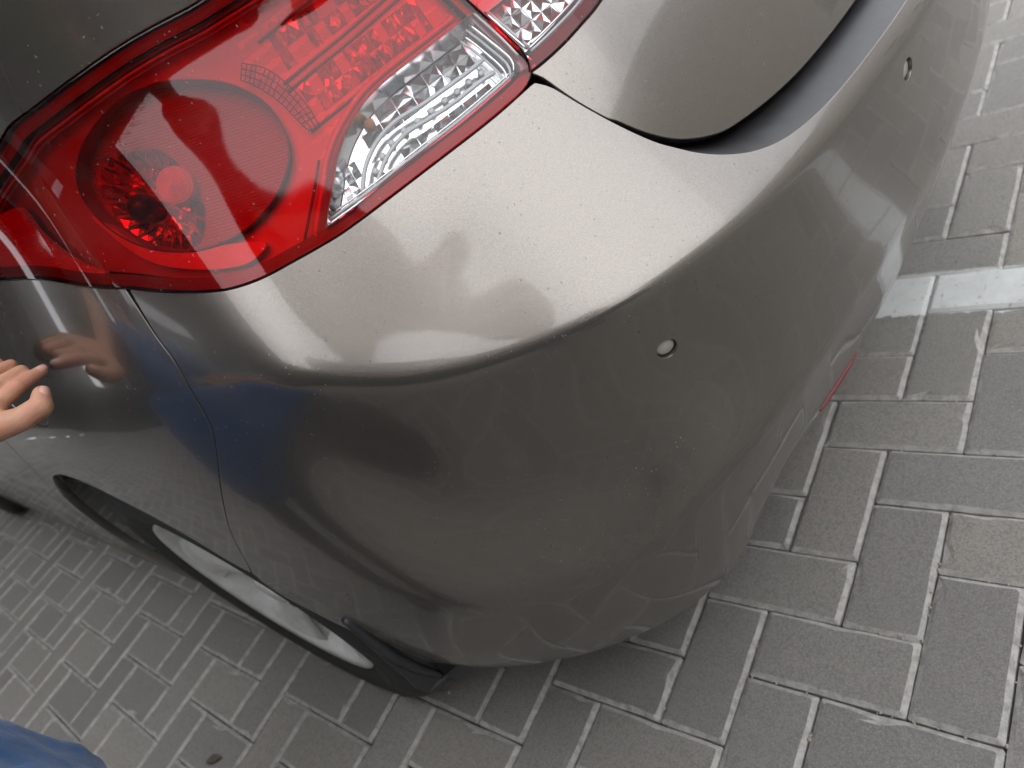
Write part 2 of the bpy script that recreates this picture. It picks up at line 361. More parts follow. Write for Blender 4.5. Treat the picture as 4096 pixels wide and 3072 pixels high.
# loose grit and sand grains caught in the joints
gm = MB(); rg = random.Random(11)
for k in range(1500):
    if rg.random() < .8:
        show, cx, cy, rot = cells[min(len(cells) - 1, int(rg.random() ** 1.4 * 330))]; L_, W_ = .1, .05; e = rg.randrange(4); t_ = rg.uniform(-1, 1)
        lx, ly = ((L_ * t_, W_ * (1 if e == 0 else -1)) if e < 2 else (L_ * (1 if e == 2 else -1), W_ * t_)); c, s = math.cos(rot), math.sin(rot); x, y, z = cx + lx * c - ly * s + rg.gauss(0, .001), cy + lx * s + ly * c + rg.gauss(0, .001), -.004
    else: x, y, z = rg.uniform(-2.2, .6), rg.uniform(-1.4, .6), .0006
    r = abs(rg.gauss(.0013, .0007)) + .0005; V = [Vector((rg.gauss(0, 1), rg.gauss(0, 1), rg.gauss(0, .7))).normalized() * r * rg.uniform(.7, 1.2) for _ in range(0)]
    o = Vector((x, y, z)); V = [o + Vector(d) * r * rg.uniform(.6, 1.25) for d in ((1, 0, 0), (0, 1, 0), (-1, 0, 0), (0, -1, 0), (0, 0, 1), (0, 0, -1))]
    gm.add(V, [(0, 1, 4), (1, 2, 4), (2, 3, 4), (3, 0, 4), (1, 0, 5), (2, 1, 5), (3, 2, 5), (0, 3, 5)])
go = gm.build('grit', simple('grit_stone', (.34, .31, .26), .9, var=.6), bed, False); go['kind'] = 'stuff'

# ------------------------------------------------------------------ the car's body surface
# plan curve of the car at bumper height, signed arc length s (0 = middle of the tail, negative = left side), and height profiles
YC = .14
BP = np.array([(-4.20,.14),(-4.185,-.1),(-4.13,-.33),(-4.0,-.53),(-3.8,-.655),(-3.5,-.710),(-3.2,-.728),(-2.6,-.735),(-1.6,-.742),(-1.0,-.74),(-.62,-.734),(-.36,-.724),(-.2,-.690),(-.09,-.640),(0,-.583),(.09,-.515),(.16,-.440),(.215,-.345),(.253,-.225),(.28,-.085),(.291,.05),(.2935,.14)])
def natural(x, y, q, endslope):
    n = len(x); h = np.diff(x); A = np.zeros((n, n)); r = np.zeros((n,) + y.shape[1:]); A[0, 0] = 1
    for i in range(1, n - 1):
        A[i, i - 1] = h[i - 1]; A[i, i] = 2 * (h[i - 1] + h[i]); A[i, i + 1] = h[i]; r[i] = 6 * ((y[i + 1] - y[i]) / h[i] - (y[i] - y[i - 1]) / h[i - 1])
    A[-1, -2] = h[-1]; A[-1, -1] = 2 * h[-1]; r[-1] = 6 * (endslope - (y[-1] - y[-2]) / h[-1])
    m = np.linalg.solve(A, r); i = np.clip(np.searchsorted(x, q) - 1, 0, n - 2); t = (q - x[i])[:, None]; hh = h[i][:, None]
    return (m[i + 1] - m[i]) / (6 * hh) * t ** 3 + m[i] / 2 * t ** 2 + ((y[i + 1] - y[i]) / hh - hh * (2 * m[i] + m[i + 1]) / 6) * t + y[i]
_t = np.r_[0, np.cumsum(np.hypot(*np.diff(BP, axis=0).T))]
_B = natural(_t, BP, np.linspace(0, _t[-1], 6001), np.array([0, 1.]))
_d = np.r_[0, np.cumsum(np.hypot(*np.diff(_B, axis=0).T))]; _s = _d - _d[-1]
_T = np.gradient(_B, _s, axis=0); _T /= np.linalg.norm(_T, axis=1)[:, None]; _N = np.stack([_T[:, 1], -_T[:, 0]], 1)
def plan(s):
    s = np.asarray(s, float); a = -np.abs(s); x, y, nx, ny = (np.interp(a, _s, q) for q in (_B[:, 0], _B[:, 1], _N[:, 0], _N[:, 1]))
    m = s > 0; return x, np.where(m, 2 * YC - y, y), nx, np.where(m, -ny, ny)
def SX(X): return float(np.interp(X, _B[:, 0], _s))
def pslopes(x, y):
    h = np.diff(x)[:, None]; d = np.diff(y, axis=0) / h; m = np.zeros_like(y); w1 = 2 * h[1:] + h[:-1]; w2 = h[1:] + 2 * h[:-1]
    with np.errstate(all='ignore'): mm = (w1 + w2) / (w1 / d[:-1] + w2 / d[1:])
    m[1:-1] = np.where(d[1:] * d[:-1] > 0, mm, 0); m[0] = d[0]; m[-1] = d[-1]; return m
class Prof:
    dents = ()
    def __init__(s, st):
        st = sorted(st, key=lambda q: q[0]); s.x = np.array([q[0] for q in st]); s.y = np.array([[c for nd in q[1] for c in nd] for q in st], float); s.m = pslopes(s.x, s.y); s.n = s.y.shape[1] // 3
    def herm(s, q):
        x, y, m = s.x, s.y, s.m; q = np.clip(q, x[0], x[-1]); i = np.clip(np.searchsorted(x, q) - 1, 0, len(x) - 2); h = (x[i + 1] - x[i])[:, None]; t = ((q - x[i]) / h[:, 0])[:, None]
        return (2 * t ** 3 - 3 * t ** 2 + 1) * y[i] + (t ** 3 - 2 * t ** 2 + t) * h * m[i] + (-2 * t ** 3 + 3 * t ** 2) * y[i + 1] + (t ** 3 - t ** 2) * h * m[i + 1]
    def nodes(s, q):
        a = -np.abs(np.atleast_1d(np.asarray(q, float))); v = 0
        for k, w in zip((-.03, -.015, 0, .015, .03), (.12, .23, .3, .23, .12)): v = v + w * s.herm(np.minimum(a + k, 0))
        return v.reshape(-1, s.n, 3)
    def off(s, q, z):
        nd = s.nodes(q); Z, O, Wd = nd[:, :, 0], nd[:, :, 1], nd[:, :, 2]; sl = np.diff(O, axis=1) / np.diff(Z, axis=1); o = O[:, 0] + sl[:, 0] * (z - Z[:, 0])
        for i in range(1, s.n - 1):
            t = (z - Z[:, i]) / Wd[:, i]; sp = np.where(t > 30, t, np.log1p(np.exp(np.clip(t, -60, 30)))); o = o + (sl[:, i] - sl[:, i - 1]) * Wd[:, i] * sp
        for ds, dz, rs, rz, am in s.dents: o = o + am * np.exp(-((np.asarray(q) - ds) / rs) ** 2 - ((z - dz) / rz) ** 2)
        return o
    def pt(s, q, z, lift=0.):
        q = np.atleast_1d(np.asarray(q, float)); z = np.atleast_1d(np.asarray(z, float)) + 0 * q; x, y, nx, ny = plan(q); o = s.off(q, z)
        P = np.stack([x + nx * o, y + ny * o, z], 1)
        if np.any(lift): P = P + s.nrm(q, z) * (lift if np.isscalar(lift) else np.asarray(lift)[:, None])
        return P
    def nrm(s, q, z, e=4e-4):
        q = np.atleast_1d(np.asarray(q, float)); z = np.atleast_1d(np.asarray(z, float)) + 0 * q
        n = np.cross(s.pt(q + e, z) - s.pt(q - e, z), s.pt(q, z + e) - s.pt(q, z - e)); return n / np.linalg.norm(n, axis=1)[:, None]
BODY = Prof([
 (SX(-4.19), [(.17,-.06,.02),(.22,-.03,.02),(.36,-.012,.03),(.50,.0,.05),(.60,-.02,.03),(.68,-.08,.05),(.74,-.16,.05),(.80,-.3,.05)]),
 (SX(-3.6), [(.17,-.06,.02),(.22,-.03,.02),(.36,-.012,.03),(.55,.0,.05),(.68,-.005,.03),(.76,-.04,.05),(.83,-.10,.05),(.88,-.16,.05)]),
 (SX(-1.0), [(.17,-.06,.02),(.22,-.03,.02),(.36,-.012,.03),(.55,.0,.05),(.72,.0,.03),(.86,-.03,.05),(.97,-.085,.022),(1.08,-0.091,.05)]),
 (SX(-.62), [(.19,-.05,.02),(.25,-.02,.02),(.38,-.008,.03),(.55,.0,.05),(.74,.0,.03),(.86,-.025,.05),(.97,-.082,.022),(1.08,-0.088,.05)]),
 (SX(-.36), [(.19,-.05,.02),(.25,-.02,.02),(.38,-.004,.03),(.55,.0,.05),(.76,.0,.03),(.86,-.028,.05),(.97,-.085,.022),(1.08,-0.091,.05)]),
 (SX(-.2),  [(.195,-.045,.02),(.25,-.018,.02),(.46,-.003,.012),(.62,-.002,.05),(.785,.0,.014),(.865,-.034,.05),(.97,-.090,.022),(1.08,-0.094,.05)]),
 (SX(-.14), [(.19,-.050,.02),(.25,-.022,.02),(.415,-.002,.012),(.55,-.013,.035),(.772,.0,.010),(.855,-.046,.05),(.965,-.104,.022),(1.075,-0.108,.05)]),
 (SX(-.09), [(.184,-.052,.02),(.25,-.024,.02),(.385,-.001,.012),(.51,-.025,.028),(.755,.0,.006),(.845,-.06,.05),(.96,-.12,.022),(1.07,-0.124,.05)]),
 (SX(.0),   [(.184,-.060,.02),(.25,-.030,.02),(.378,-.001,.012),(.49,-.029,.028),(.69,.0,.004),(.82,-.095,.05),(.95,-.16,.022),(1.06,-0.164,.05)]),
 (SX(.09),  [(.19,-.088,.02),(.26,-.052,.02),(.41,-.006,.012),(.51,-.028,.026),(.662,.0,.0035),(.80,-.12,.05),(.94,-.19,.022),(1.05,-0.194,.05)]),
 (SX(.16),  [(.195,-.14,.02),(.27,-.090,.02),(.435,-.015,.010),(.53,-.026,.026),(.653,.0,.0032),(.80,-.13,.05),(.94,-.20,.022),(1.05,-0.204,.05)]),
 (SX(.215), [(.20,-.168,.02),(.29,-.108,.02),(.445,-.026,.008),(.53,-.012,.05),(.648,.0,.003),(.80,-.14,.05),(.94,-.20,.022),(1.05,-0.204,.05)]),
 (SX(.253), [(.20,-.175,.02),(.30,-.112,.02),(.455,-.032,.007),(.54,-.013,.05),(.645,.0,.003),(.80,-.14,.05),(.94,-.20,.022),(1.05,-0.204,.05)]),
 (0.,       [(.20,-.175,.02),(.30,-.107,.02),(.462,-.032,.006),(.55,-.013,.05),(.645,.0,.003),(.80,-.14,.05),(.94,-.20,.022),(1.05,-0.204,.05)]),
])
BODY.dents = ((-.925, .600, .060, .075, -.0055), (-.84, .52, .07, .05, -.0030), (-.955, .755, .035, .03, -.003), (-.76, .74, .05, .035, -.0022))      # shallow knocks in the bumper corner
LID = Prof([(s_, [(.64, -.040, .02), (.69, -.050, .03), (.750, -.078, .05), (.820, -.137, .05), (.94, -.20, .05), (1.05, -.26, .05)]) for s_ in (-1., -.7)] +
           [(s_, [(.64, -.040, .02), (.69, -.050, .03), (.755, -.074, .05), (.822, -.128, .05), (.94, -.20, .05), (1.05, -.26, .05)]) for s_ in (-.45, 0.)])
def crom(pts, step=.006, closed=False):
    """smooth curve through points, evenly sampled"""
    P = np.array(pts, float)
    if len(P) == 2:
        n = max(2, int(np.hypot(*(P[1] - P[0])) / step) + 1); return [tuple(P[0] + (P[1] - P[0]) * i / n) for i in range(n + 1)]
    Q = np.vstack([P[-1:], P, P[:2]]) if closed else np.vstack([2 * P[0] - P[1], P, 2 * P[-1] - P[-2]]); out = []
    for i in range(len(Q) - 3):
        p0, p1, p2, p3 = Q[i:i + 4]; n = max(1, int(np.linalg.norm(p2 - p1) / step + .5))
        for k in range(n):
            t = k / n; out.append(tuple(.5 * (2 * p1 + (p2 - p0) * t + (2 * p0 - 5 * p1 + 4 * p2 - p3) * t * t + (3 * p1 - p0 - 3 * p2 + p3) * t ** 3)))
    if not closed: out.append(tuple(P[-1]))
    return out
def loop(segs, step=.006):
    """closed outline from smooth pieces with corners between them"""
    o = []
    for sg in segs:
        c = crom(sg, step); 
        if o and np.hypot(o[-1][0] - c[0][0], o[-1][1] - c[0][1]) < 1e-4: c = c[1:]
        o += c
    if np.hypot(o[-1][0] - o[0][0], o[-1][1] - o[0][1]) < 1e-4: o = o[:-1]
    return o
def circle(s, z, r, n=28, rs=None): return [(s + (rs or r) * math.cos(2 * math.pi * i / n), z + r * math.sin(2 * math.pi * i / n)) for i in range(n)]
def mir(l): return [(-a, b) for a, b in l][::-1]
def area(p): return sum(p[i - 1][0] * p[i][1] - p[i][0] * p[i - 1][1] for i in range(len(p))) / 2
def inp_np(Q, poly):
    x, y = Q[:, 0], Q[:, 1]; c = np.zeros(len(Q), bool); P = np.array(poly); j = len(P) - 1
    for i in range(len(P)):
        xi, yi = P[i]; xj, yj = P[j]
        if yi != yj: c ^= ((yi > y) != (yj > y)) & (x < (xj - xi) * (y - yi) / (yj - yi) + xi)
        j = i
    return c
def dist_np(Q, poly):
    d = np.full(len(Q), 9.); P = np.array(poly)
    for i in range(len(P)):
        a, b = P[i - 1], P[i]; ab = b - a; L2 = ab @ ab + 1e-12; t = np.clip(((Q - a) @ ab) / L2, 0, 1); d = np.minimum(d, np.hypot(*(Q - a - t[:, None] * ab).T))
    return d
def panel(name, outline, prof, mt, parent, step=.013, holes=(), rows=(), lift=0., flange=.014, roll=.0012, cut=()):
    """trimmed sheet of a profile surface: triangulated in (s,z), exact normals, rolled-over edges.  cut: polygons removed (may cross the outline)"""
    if area(outline) < 0: outline = outline[::-1]
    holes = [h if area(h) > 0 else h[::-1] for h in holes]
    loops = [outline] + list(holes) + list(cut)
    P = np.array(outline); lo, hi = P.min(0), P.max(0)
    gs = np.arange(lo[0], hi[0] + step, step); G = [np.stack(np.meshgrid(gs, np.arange(lo[1], hi[1] + step, step)), -1).reshape(-1, 2)]
    for fn in rows: g2 = np.arange(lo[0], hi[0], step * .5); G.append(np.stack([g2, fn(g2)], 1))
    if rows:      # the extra rows replace the grid around the creases
        for k_ in ((4, .021), (2, .023)) if len(rows) > 9 else ((4, .021),): G[0] = G[0][np.abs(G[0][:, 1] - prof.nodes(G[0][:, 0])[:, k_[0], 0]) > k_[1]]
    G = np.vstack(G); keep = inp_np(G, outline)
    for lp in loops: keep &= dist_np(G, lp) > step * .22
    for h in holes: keep &= ~inp_np(G, h)
    G = G[keep]
    V2 = []; E2 = []
    for lp in loops:
        k = len(V2); V2 += [Vector(p) for p in lp]; E2 += [(k + i, k + (i + 1) % len(lp)) for i in range(len(lp))]
    V2 += [Vector(p) for p in G]
    v, e, f, _a, _b, _c = geometry.delaunay_2d_cdt(V2, E2, [], 0, 1e-6)
    v = np.array([tuple(q) for q in v]); f = np.array([t if area([v[i] for i in t]) > 0 else t[::-1] for t in f]); cen = v[f].mean(1)
    ok = inp_np(cen, outline)
    for h in list(holes) + list(cut): ok &= ~inp_np(cen, h)
    f = f[ok]; used = np.unique(f); mp = -np.ones(len(v), int); mp[used] = np.arange(len(used)); v = v[used]; f = mp[f]
    V = list(prof.pt(v[:, 0], v[:, 1], lift)); N = list(prof.nrm(v[:, 0], v[:, 1])); F = [tuple(t) for t in f]
    if flange:
        fl = [outline] + list(holes)
        for li, lp in enumerate(fl):
            q = np.array(lp); p = prof.pt(q[:, 0], q[:, 1], lift); n = prof.nrm(q[:, 0], q[:, 1]); tg = np.roll(p, -1, 0) - np.roll(p, 1, 0); tg /= np.linalg.norm(tg, axis=1)[:, None] + 1e-12
            o = np.cross(tg, n) * (1 if li == 0 else -1)      # away from the sheet
            o /= np.linalg.norm(o, axis=1)[:, None] + 1e-12
            r = roll; rowsP = [p, p + o * r * .6 - n * r * .25, p + o * r - n * r, p + o * r - n * flange]; rowsN = [n, n * .75 + o * .6, o * .95 + n * .2, o]
            k = len(V); m = len(lp)
            for a, b in zip(rowsP, rowsN): V += list(a); N += list(b / np.linalg.norm(b, axis=1)[:, None])
            for a in range(3):
                for i in range(m):
                    j = (i + 1) % m; qd = (k + a * m + i, k + (a + 1) * m + i, k + (a + 1) * m + j, k + a * m + j)
                    F.append(qd if li == 0 else qd[::-1])
    return mesh(name, V, F, mt, parent, True, N)
def crow(i, d, prof=BODY): return lambda s: prof.nodes(s)[:, i, 0] + d
CREASE = [crow(4, d) for d in (-.016, -.010, -.006, -.003, 0, .003, .006, .010, .016)] + [crow(2, d) for d in (-.018, -.009, 0, .009, .018)]

car = empty('car', (-1.9, YC, 0)); tag(car, 'grey brown metallic car parked on the pavers, seen at its rear left corner', 'car')

# outlines in (s, z)
LAMP_LOW = [(-1.262, .9510), (-1.23, .9370), (-1.1743, .9198), (-1.1204, .9094), (-1.0789, .8969), (-1.0458, .8832), (-1.0087, .8672), (-.977, .8499), (-.9385, .8308), (-.9153, .8217), (-.8914, .8153), (-.8664, .8111), (-.841, .8073), (-.8154, .8048), (-.7665, .804), (-.7117, .8038), (-.6502, .8043), (-.6046, .8058), (-.5892, .8087)]
LAMP_RIGHT = [(-.5892, .8087), (-.5832, .8114), (-.578, .8186), (-.5785, .8287), (-.5826, .8453), (-.5887, .8626), (-.5948, .8804), (-.607, .915), (-.622, .962), (-.628, .974)]
LAMP_UP = [(-.628, .974), (-.70, .978), (-.77, .984), (-.8201, .9884), (-.8371, .9901), (-.8699, .995), (-.9047, .9984), (-.9436, 1.0000), (-.9758, 1.0006), (-1.0002, 1.0010), (-1.0206, 1.0005), (-1.0448, .9958), (-1.12, .985), (-1.20, .968), (-1.262, .951)]
def sh(l, ds, dz): return [(a + ds, b + dz) for a, b in l]
SEAM = [(-1.0054, .8633), (-1.0000, .8275), (-.9945, .7929), (-1.0040, .7541), (-1.0275, .7192), (-1.0967, .6506), (-1.1494, .5969), (-1.2040, .5300), (-1.228, .503)]
ARCH_R = [(-1.228, .503), (-1.2341, .4555), (-1.1960, .3762), (-1.1702, .295), (-1.158, .245), (-1.152, .198)]
bot = lambda a, b, n=40: [(s, float(BODY.nodes(s)[0, 0, 0])) for s in np.linspace(a, b, n)]
HORN = [(-.5870, .8040), (-.575, .7933), (-.5621, .7698), (-.5495, .7473), (-.5349, .7240), (-.5241, .7114), (-.5105, .6974), (-.4931, .6845), (-.4723, .6738), (-.4453, .6659), (-.4098, .6612), (-.3679, .6590), (-.3125, .6585), (-.2514, .6585), (-.12, .6585), (0, .6585)]
lowgap = [(a, b - .0020) for a, b in LAMP_LOW if a > -1.0054][::-1]
lowgap = [(-.592, .8042)] + [q for q in lowgap if q[0] < -.6] + [(-1.0030, .8625)]
half = [HORN[::-1], lowgap, [(-1.0030, .8625)] + SEAM[1:], ARCH_R]
full = half + [bot(-1.152, 1.152, 90)] + [mir(q) for q in half[::-1]]
S1, S2 = (-.6318, .5866), (-.276, .6157)
holes = [circle(a, z, .0105, 26) for a, z in (S1, S2, (-S1[0], S1[1]), (-S2[0], S2[1]))]
bumper = panel('rear_bumper', loop(full), BODY, M['paint'], car, holes=holes, rows=CREASE, flange=.012, roll=.0006)
bumper['label'] = 'rear bumper cover with crease line and sensor holes'
# parking sensors set a little into their holes
for a, z in (S1, S2, (-S1[0], S1[1]), (-S2[0], S2[1])):
    p = Vector(BODY.pt([a], [z])[0]); n = Vector(BODY.nrm([a], [z])[0]); u = n.orthogonal().normalized(); w = n.cross(u)
    MB().lathe([(0, .0004), (.0070, .0002), (.0084, -.0006), (.0089, -.002), (.0089, -.012)], 28, p - n * .0030, u, w, n).build('parking_sensor', M['sensor'], bumper)
    MB().lathe([(.0089, -.006), (.0105, -.006), (.0122, -.006), (.0122, -.014), (.0089, -.014)], 28, p, u, w, n).build('sensor_holder', M['plastic'], bumper)
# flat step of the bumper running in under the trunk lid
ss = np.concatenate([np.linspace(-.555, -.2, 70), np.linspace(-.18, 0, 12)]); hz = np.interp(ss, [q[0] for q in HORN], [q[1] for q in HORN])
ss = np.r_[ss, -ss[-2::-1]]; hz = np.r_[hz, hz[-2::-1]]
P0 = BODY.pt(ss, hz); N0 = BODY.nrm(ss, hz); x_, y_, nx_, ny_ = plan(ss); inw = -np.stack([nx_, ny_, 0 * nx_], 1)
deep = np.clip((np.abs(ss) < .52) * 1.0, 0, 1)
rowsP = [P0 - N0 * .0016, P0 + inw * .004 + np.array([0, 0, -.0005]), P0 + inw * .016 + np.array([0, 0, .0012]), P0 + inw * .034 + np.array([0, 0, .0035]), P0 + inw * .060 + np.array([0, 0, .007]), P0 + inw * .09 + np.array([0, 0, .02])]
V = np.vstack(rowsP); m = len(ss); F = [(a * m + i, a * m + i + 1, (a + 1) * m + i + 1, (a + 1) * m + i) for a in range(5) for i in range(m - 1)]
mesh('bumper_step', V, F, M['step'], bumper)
# red reflector low in the bumper
rs_ = np.linspace(-.385, -.255, 24); Pc = BODY.pt(rs_, np.array([BODY.nodes(s)[0, 0, 0] for s in rs_]) + .004, .0005)
MB().tube([tuple(p) for p in Pc], [.0030 * math.sin(math.pi * (i + .6) / 24.2) ** .4 for i in range(24)], 10).build('red_reflector', M['dark_red'], bumper)

# quarter panel with arch, fuel door, upper panel above the lamp
ARCH_Q = [(-1.2305, .5055), (-1.2465, .526), (-1.2729, .5839), (-1.3171, .6315), (-1.3909, .669), (-1.4566, .680), (-1.5215, .6767), (-1.60, .655), (-1.70, .600), (-1.775, .52), (-1.82, .43), (-1.835, .33), (-1.835, .20)]
DOORCUT = [(-1.862, .20), (-1.862, .33), (-1.848, .43), (-1.80, .53), (-1.7498, .590), (-1.6854, .640), (-1.640, .672), (-1.610, .71), (-1.5894, .7459), (-1.572, .82), (-1.568, .92), (-1.60, 1.075)]
FLINE = [(-.9997, 1.0045), (-.9959, 1.0117), (-.9880, 1.0263), (-.9813, 1.0396), (-.968, 1.075)]
seamq = [(a - .0024, b) for a, b in SEAM]; seamq[-1] = (-1.2305, .5055)
lq = [(a, b - .0020) for a, b in LAMP_LOW if a < -1.0054][::-1]; lq = [(-1.0076, .8645)] + lq
uq = [(a, b + .0040) for a, b in LAMP_UP if a < -1.005]
q_out = loop([seamq[::-1][:-1] + [(-1.0076, .8645)], lq + [(-1.268, .951)], [(-1.268, .951)] + uq[::-1][1:] + [(-1.0019, 1.0045)], sh(FLINE, -.0022, 0), [(-.9702, 1.075), (-1.60, 1.075)], DOORCUT[::-1], [(-1.862, .20), (-1.835, .20)], ARCH_Q[::-1]])
fuel = circle(-1.315, .845, .0715, 60)
for sg in (1, -1):
    mm = (lambda l: l) if sg == 1 else mir
    qp = panel('quarter_panel', mm(q_out), BODY, M['paint'], car, holes=[mm(fuel)] if sg == 1 else [], rows=CREASE[:9], roll=.0006)
    if sg == 1: panel('fuel_door', circle(-1.315, .845, .0690, 60), BODY, M['paint'], qp, lift=-.0006, flange=.008)
    up = [(a, b + .0036) for a, b in LAMP_UP if a > -.995]
    panel('shoulder_panel', mm(loop([up + [(-.9997, 1.0045)], FLINE, [(-.968, 1.075), (-.64, 1.05)], [(-.64, 1.05), (-.6315, .9775), (-.628, .9776)]])), BODY, M['paint'], car)
    # doors, sill, front wing
    s2, s3 = SX(-1.95), SX(-2.92); dz = .268
    dc = [(a - .0045, b) for a, b in DOORCUT if b > .27]; dc = [(-1.8665, dz)] + dc
    panel('rear_door', mm(loop([dc[::-1], [(-1.8665, dz), (s2, dz)], [(s2, dz), (s2, 1.075)], [(s2, 1.075), (-1.6045, 1.075)]])), BODY, M['paint'], car, step=.03)
    panel('front_door', mm(loop([[(s2 - .005, 1.075), (s2 - .005, dz)], [(s2 - .005, dz), (s3 + .03, dz)], [(s3 + .03, dz), (s3, .5), (s3, 1.06)], [(s3, 1.06), (s2 - .005, 1.075)]])), BODY, M['paint'], car, step=.035)
    sl = BODY.nodes(-2.5)[0, 0, 0]
    panel('sill', mm(loop([[(-1.8665, dz - .006), (-1.8665, .172)], [(-1.8665, .172), (s3 + .05, .172)], [(s3 + .05, .172), (s3 + .032, dz - .006)], [(s3 + .032, dz - .006), (-1.8665, dz - .006)]])), BODY, M['paint'], car, step=.03)
    sw = SX(-3.34); fa = [(sw + .345 * math.cos(R_(t)), .325 + .345 * math.sin(R_(t))) for t in np.linspace(-21, 201, 30)]
    panel('front_wing', mm(loop([[(s3 - .005, 1.05), (s3 - .005, .5), (s3 + .025, .20)], [(s3 + .025, .20), fa[0]], fa, [fa[-1], (SX(-3.9), .2)], [(SX(-3.9), .2), (SX(-3.9), .78)], [(SX(-3.9), .78), (SX(-3.6), .88), (SX(-3.2), .98), (s3 - .005, 1.05)]])), BODY, M['paint'], car, step=.035)
fs = SX(-3.9) - .004; front = bpy.data.objects
panel('front_bumper', loop([[(fs, .2), (fs, .78)], [(fs, .78), (SX(-4.1), .74), (SX(-4.19), .72)], [(SX(-4.19), .72), (SX(-4.19), .2)], [(SX(-4.19), .2), (fs, .2)]]), BODY, M['paint'], car, step=.04)
panel('front_bumper', mir(loop([[(fs, .2), (fs, .78)], [(fs, .78), (SX(-4.1), .74), (SX(-4.19), .72)], [(SX(-4.19), .72), (SX(-4.19), .2)], [(SX(-4.19), .2), (fs, .2)]])), BODY, M['paint'], car, step=.04)
# dark structure behind the gaps
bs = np.linspace(-1.06, 1.06, 90); bz = np.linspace(.24, 1.03, 34)
V = np.vstack([BODY.pt(bs, np.full(len(bs), z), -.085) for z in bz]); m = len(bs)
mesh('inner_structure', V, [(a * m + i, a * m + i + 1, (a + 1) * m + i + 1, (a + 1) * m + i) for a in range(len(bz) - 1) for i in range(m - 1)], M['black'], car)

# trunk lid with its lamps
LID_L = [(-.5826, .8116), (-.5760, .8042), (-.5712, .7935), (-.563, .7761), (-.5499, .754), (-.5446, .7492), (-.5297, .7298), (-.5105, .7117), (-.4886, .6988), (-.465, .6895), (-.4391, .6845), (-.3975, .6790), (-.3523, .6755), (-.2971, .6745), (-.2441, .6745), (-.12, .6745), (0, .6745)]
LLL = [(-.5826, .8129), (-.578, .819), (-.576, .8305), (-.579, .8451), (-.5837, .859), (-.590, .8784), (-.602, .915), (-.617, .958)]
LLB = [(-.5815, .8134), (-.5748, .8132), (-.5547, .8137), (-.5308, .815), (-.5045, .8173), (-.4757, .82), (-.42, .829), (-.36, .842), (-.31, .862)]
LLT = [(-.31, .862), (-.33, .90), (-.38, .935), (-.46, .952), (-.54, .958), (-.6165, .960)]
lid_half = [LID_L[::-1], [(-.5826, .8116), (-.5815, .8110)], [(a, b - .0020) for a, b in LLB], [(-.31, .860), (-.306, .863), (-.327, .903), (-.378, .938), (-.46, .955), (-.54, .961), (-.618, .963)], [(-.618, .963), (-.628, 1.04)]]
lid_out = loop(lid_half + [[(-.628, 1.04), (0, 1.04), (.628, 1.04)]] + [mir(q) for q in lid_half[::-1]])
trunk = panel('trunk_lid', lid_out, LID, M['paint'], car, flange=.016)

# ------------------------------------------------------------------ tail lamps
def at(s, z, d=0., prof=BODY): return Vector(prof.pt([s], [z], -d)[0])
def atn(l, d, prof=BODY): return [tuple(p) for p in prof.pt([q[0] for q in l], [q[1] for q in l], -d)]
def nat(s, z, prof=BODY): return Vector(prof.nrm([s], [z])[0])
def inset(poly, d):
    P = np.array(poly); 
    if area(poly) < 0: P = P[::-1]
    t = np.roll(P, -1, 0) - np.roll(P, 1, 0); t /= np.linalg.norm(t, axis=1)[:, None] + 1e-12; return [tuple(q) for q in P + np.stack([-t[:, 1], t[:, 0]], 1) * d]
CLEAR = [(-.6010, .8700), (-.5865, .8640), (-.5725, .8287), (-.5800, .8150)]
CLEAR_LOW = [(-.5800, .8150), (-.6028, .8165), (-.6817, .8141), (-.7583, .8146), (-.8055, .8128), (-.8309, .8137)]
CLEAR_LEFT = [(-.8309, .8137), (-.8225, .8226), (-.8079, .836), (-.7958, .8474), (-.7779, .858), (-.7538, .866), (-.7278, .869), (-.6893, .8695), (-.6531, .8695), (-.6157, .8695), (-.6010, .8700)]
RING = [(-.8758, .9602), (-.8567, .9482), (-.8407, .9344), (-.8272, .9139), (-.8236, .895), (-.8272, .8776), (-.8373, .8659), (-.8568, .8556), (-.8828, .8511), (-.9083, .8533), (-.9384, .862), (-.9648, .8754), (-.9857, .8915), (-1.0016, .9117), (-1.0091, .9333), (-1.0047, .9495), (-.9889, .9617), (-.9674, .9692), (-.9433, .9732), (-.9196, .9736), (-.8958, .9687)]
BOWL = [(-.949, .9486), (-.9287, .938), (-.9176, .9215), (-.913, .8995), (-.9178, .8812), (-.9333, .8686), (-.9532, .8683), (-.9747, .8758), (-.9899, .8921), (-1.0018, .9129), (-1.0048, .9354), (-.9971, .9498), (-.9761, .9547)]
CRES = [(-1.0109, .9234), (-.9955, .8939), (-.9769, .8716), (-.9479, .8527), (-.9177, .8379), (-.8969, .8315), (-.8800, .8350), (-.9078, .8500), (-.9373, .8600), (-.9633, .8735), (-.9838, .8895), (-.9997, .9095)]
RETRO = [(-1.235, .948), (-1.18, .966), (-1.1168, .9608), (-1.0883, .9557), (-1.0816, .9352), (-1.0646, .9148), (-1.0455, .8978), (-1.0259, .884), (-1.0789, .9026), (-1.1722, .9285), (-1.235, .944)]
RIB1 = [(-.7971, .8127), (-.7883, .8251), (-.776, .8358), (-.7574, .8433), (-.7333, .8463), (-.7011, .8441), (-.6698, .8433), (-.6344, .8427), (-.6132, .8433)]
RIB2 = [(-.783, .8121), (-.7713, .8231), (-.7539, .8313), (-.7313, .835), (-.7032, .8333), (-.671, .8319), (-.6352, .8322), (-.6114, .8314)]
DOTS = [(-.7829, .8216), (-.7731, .8287), (-.7607, .834), (-.7475, .8373), (-.7312, .8387), (-.7144, .8385), (-.6966, .8383), (-.6778, .8386), (-.6603, .8383), (-.6426, .8388), (-.624, .8384)]
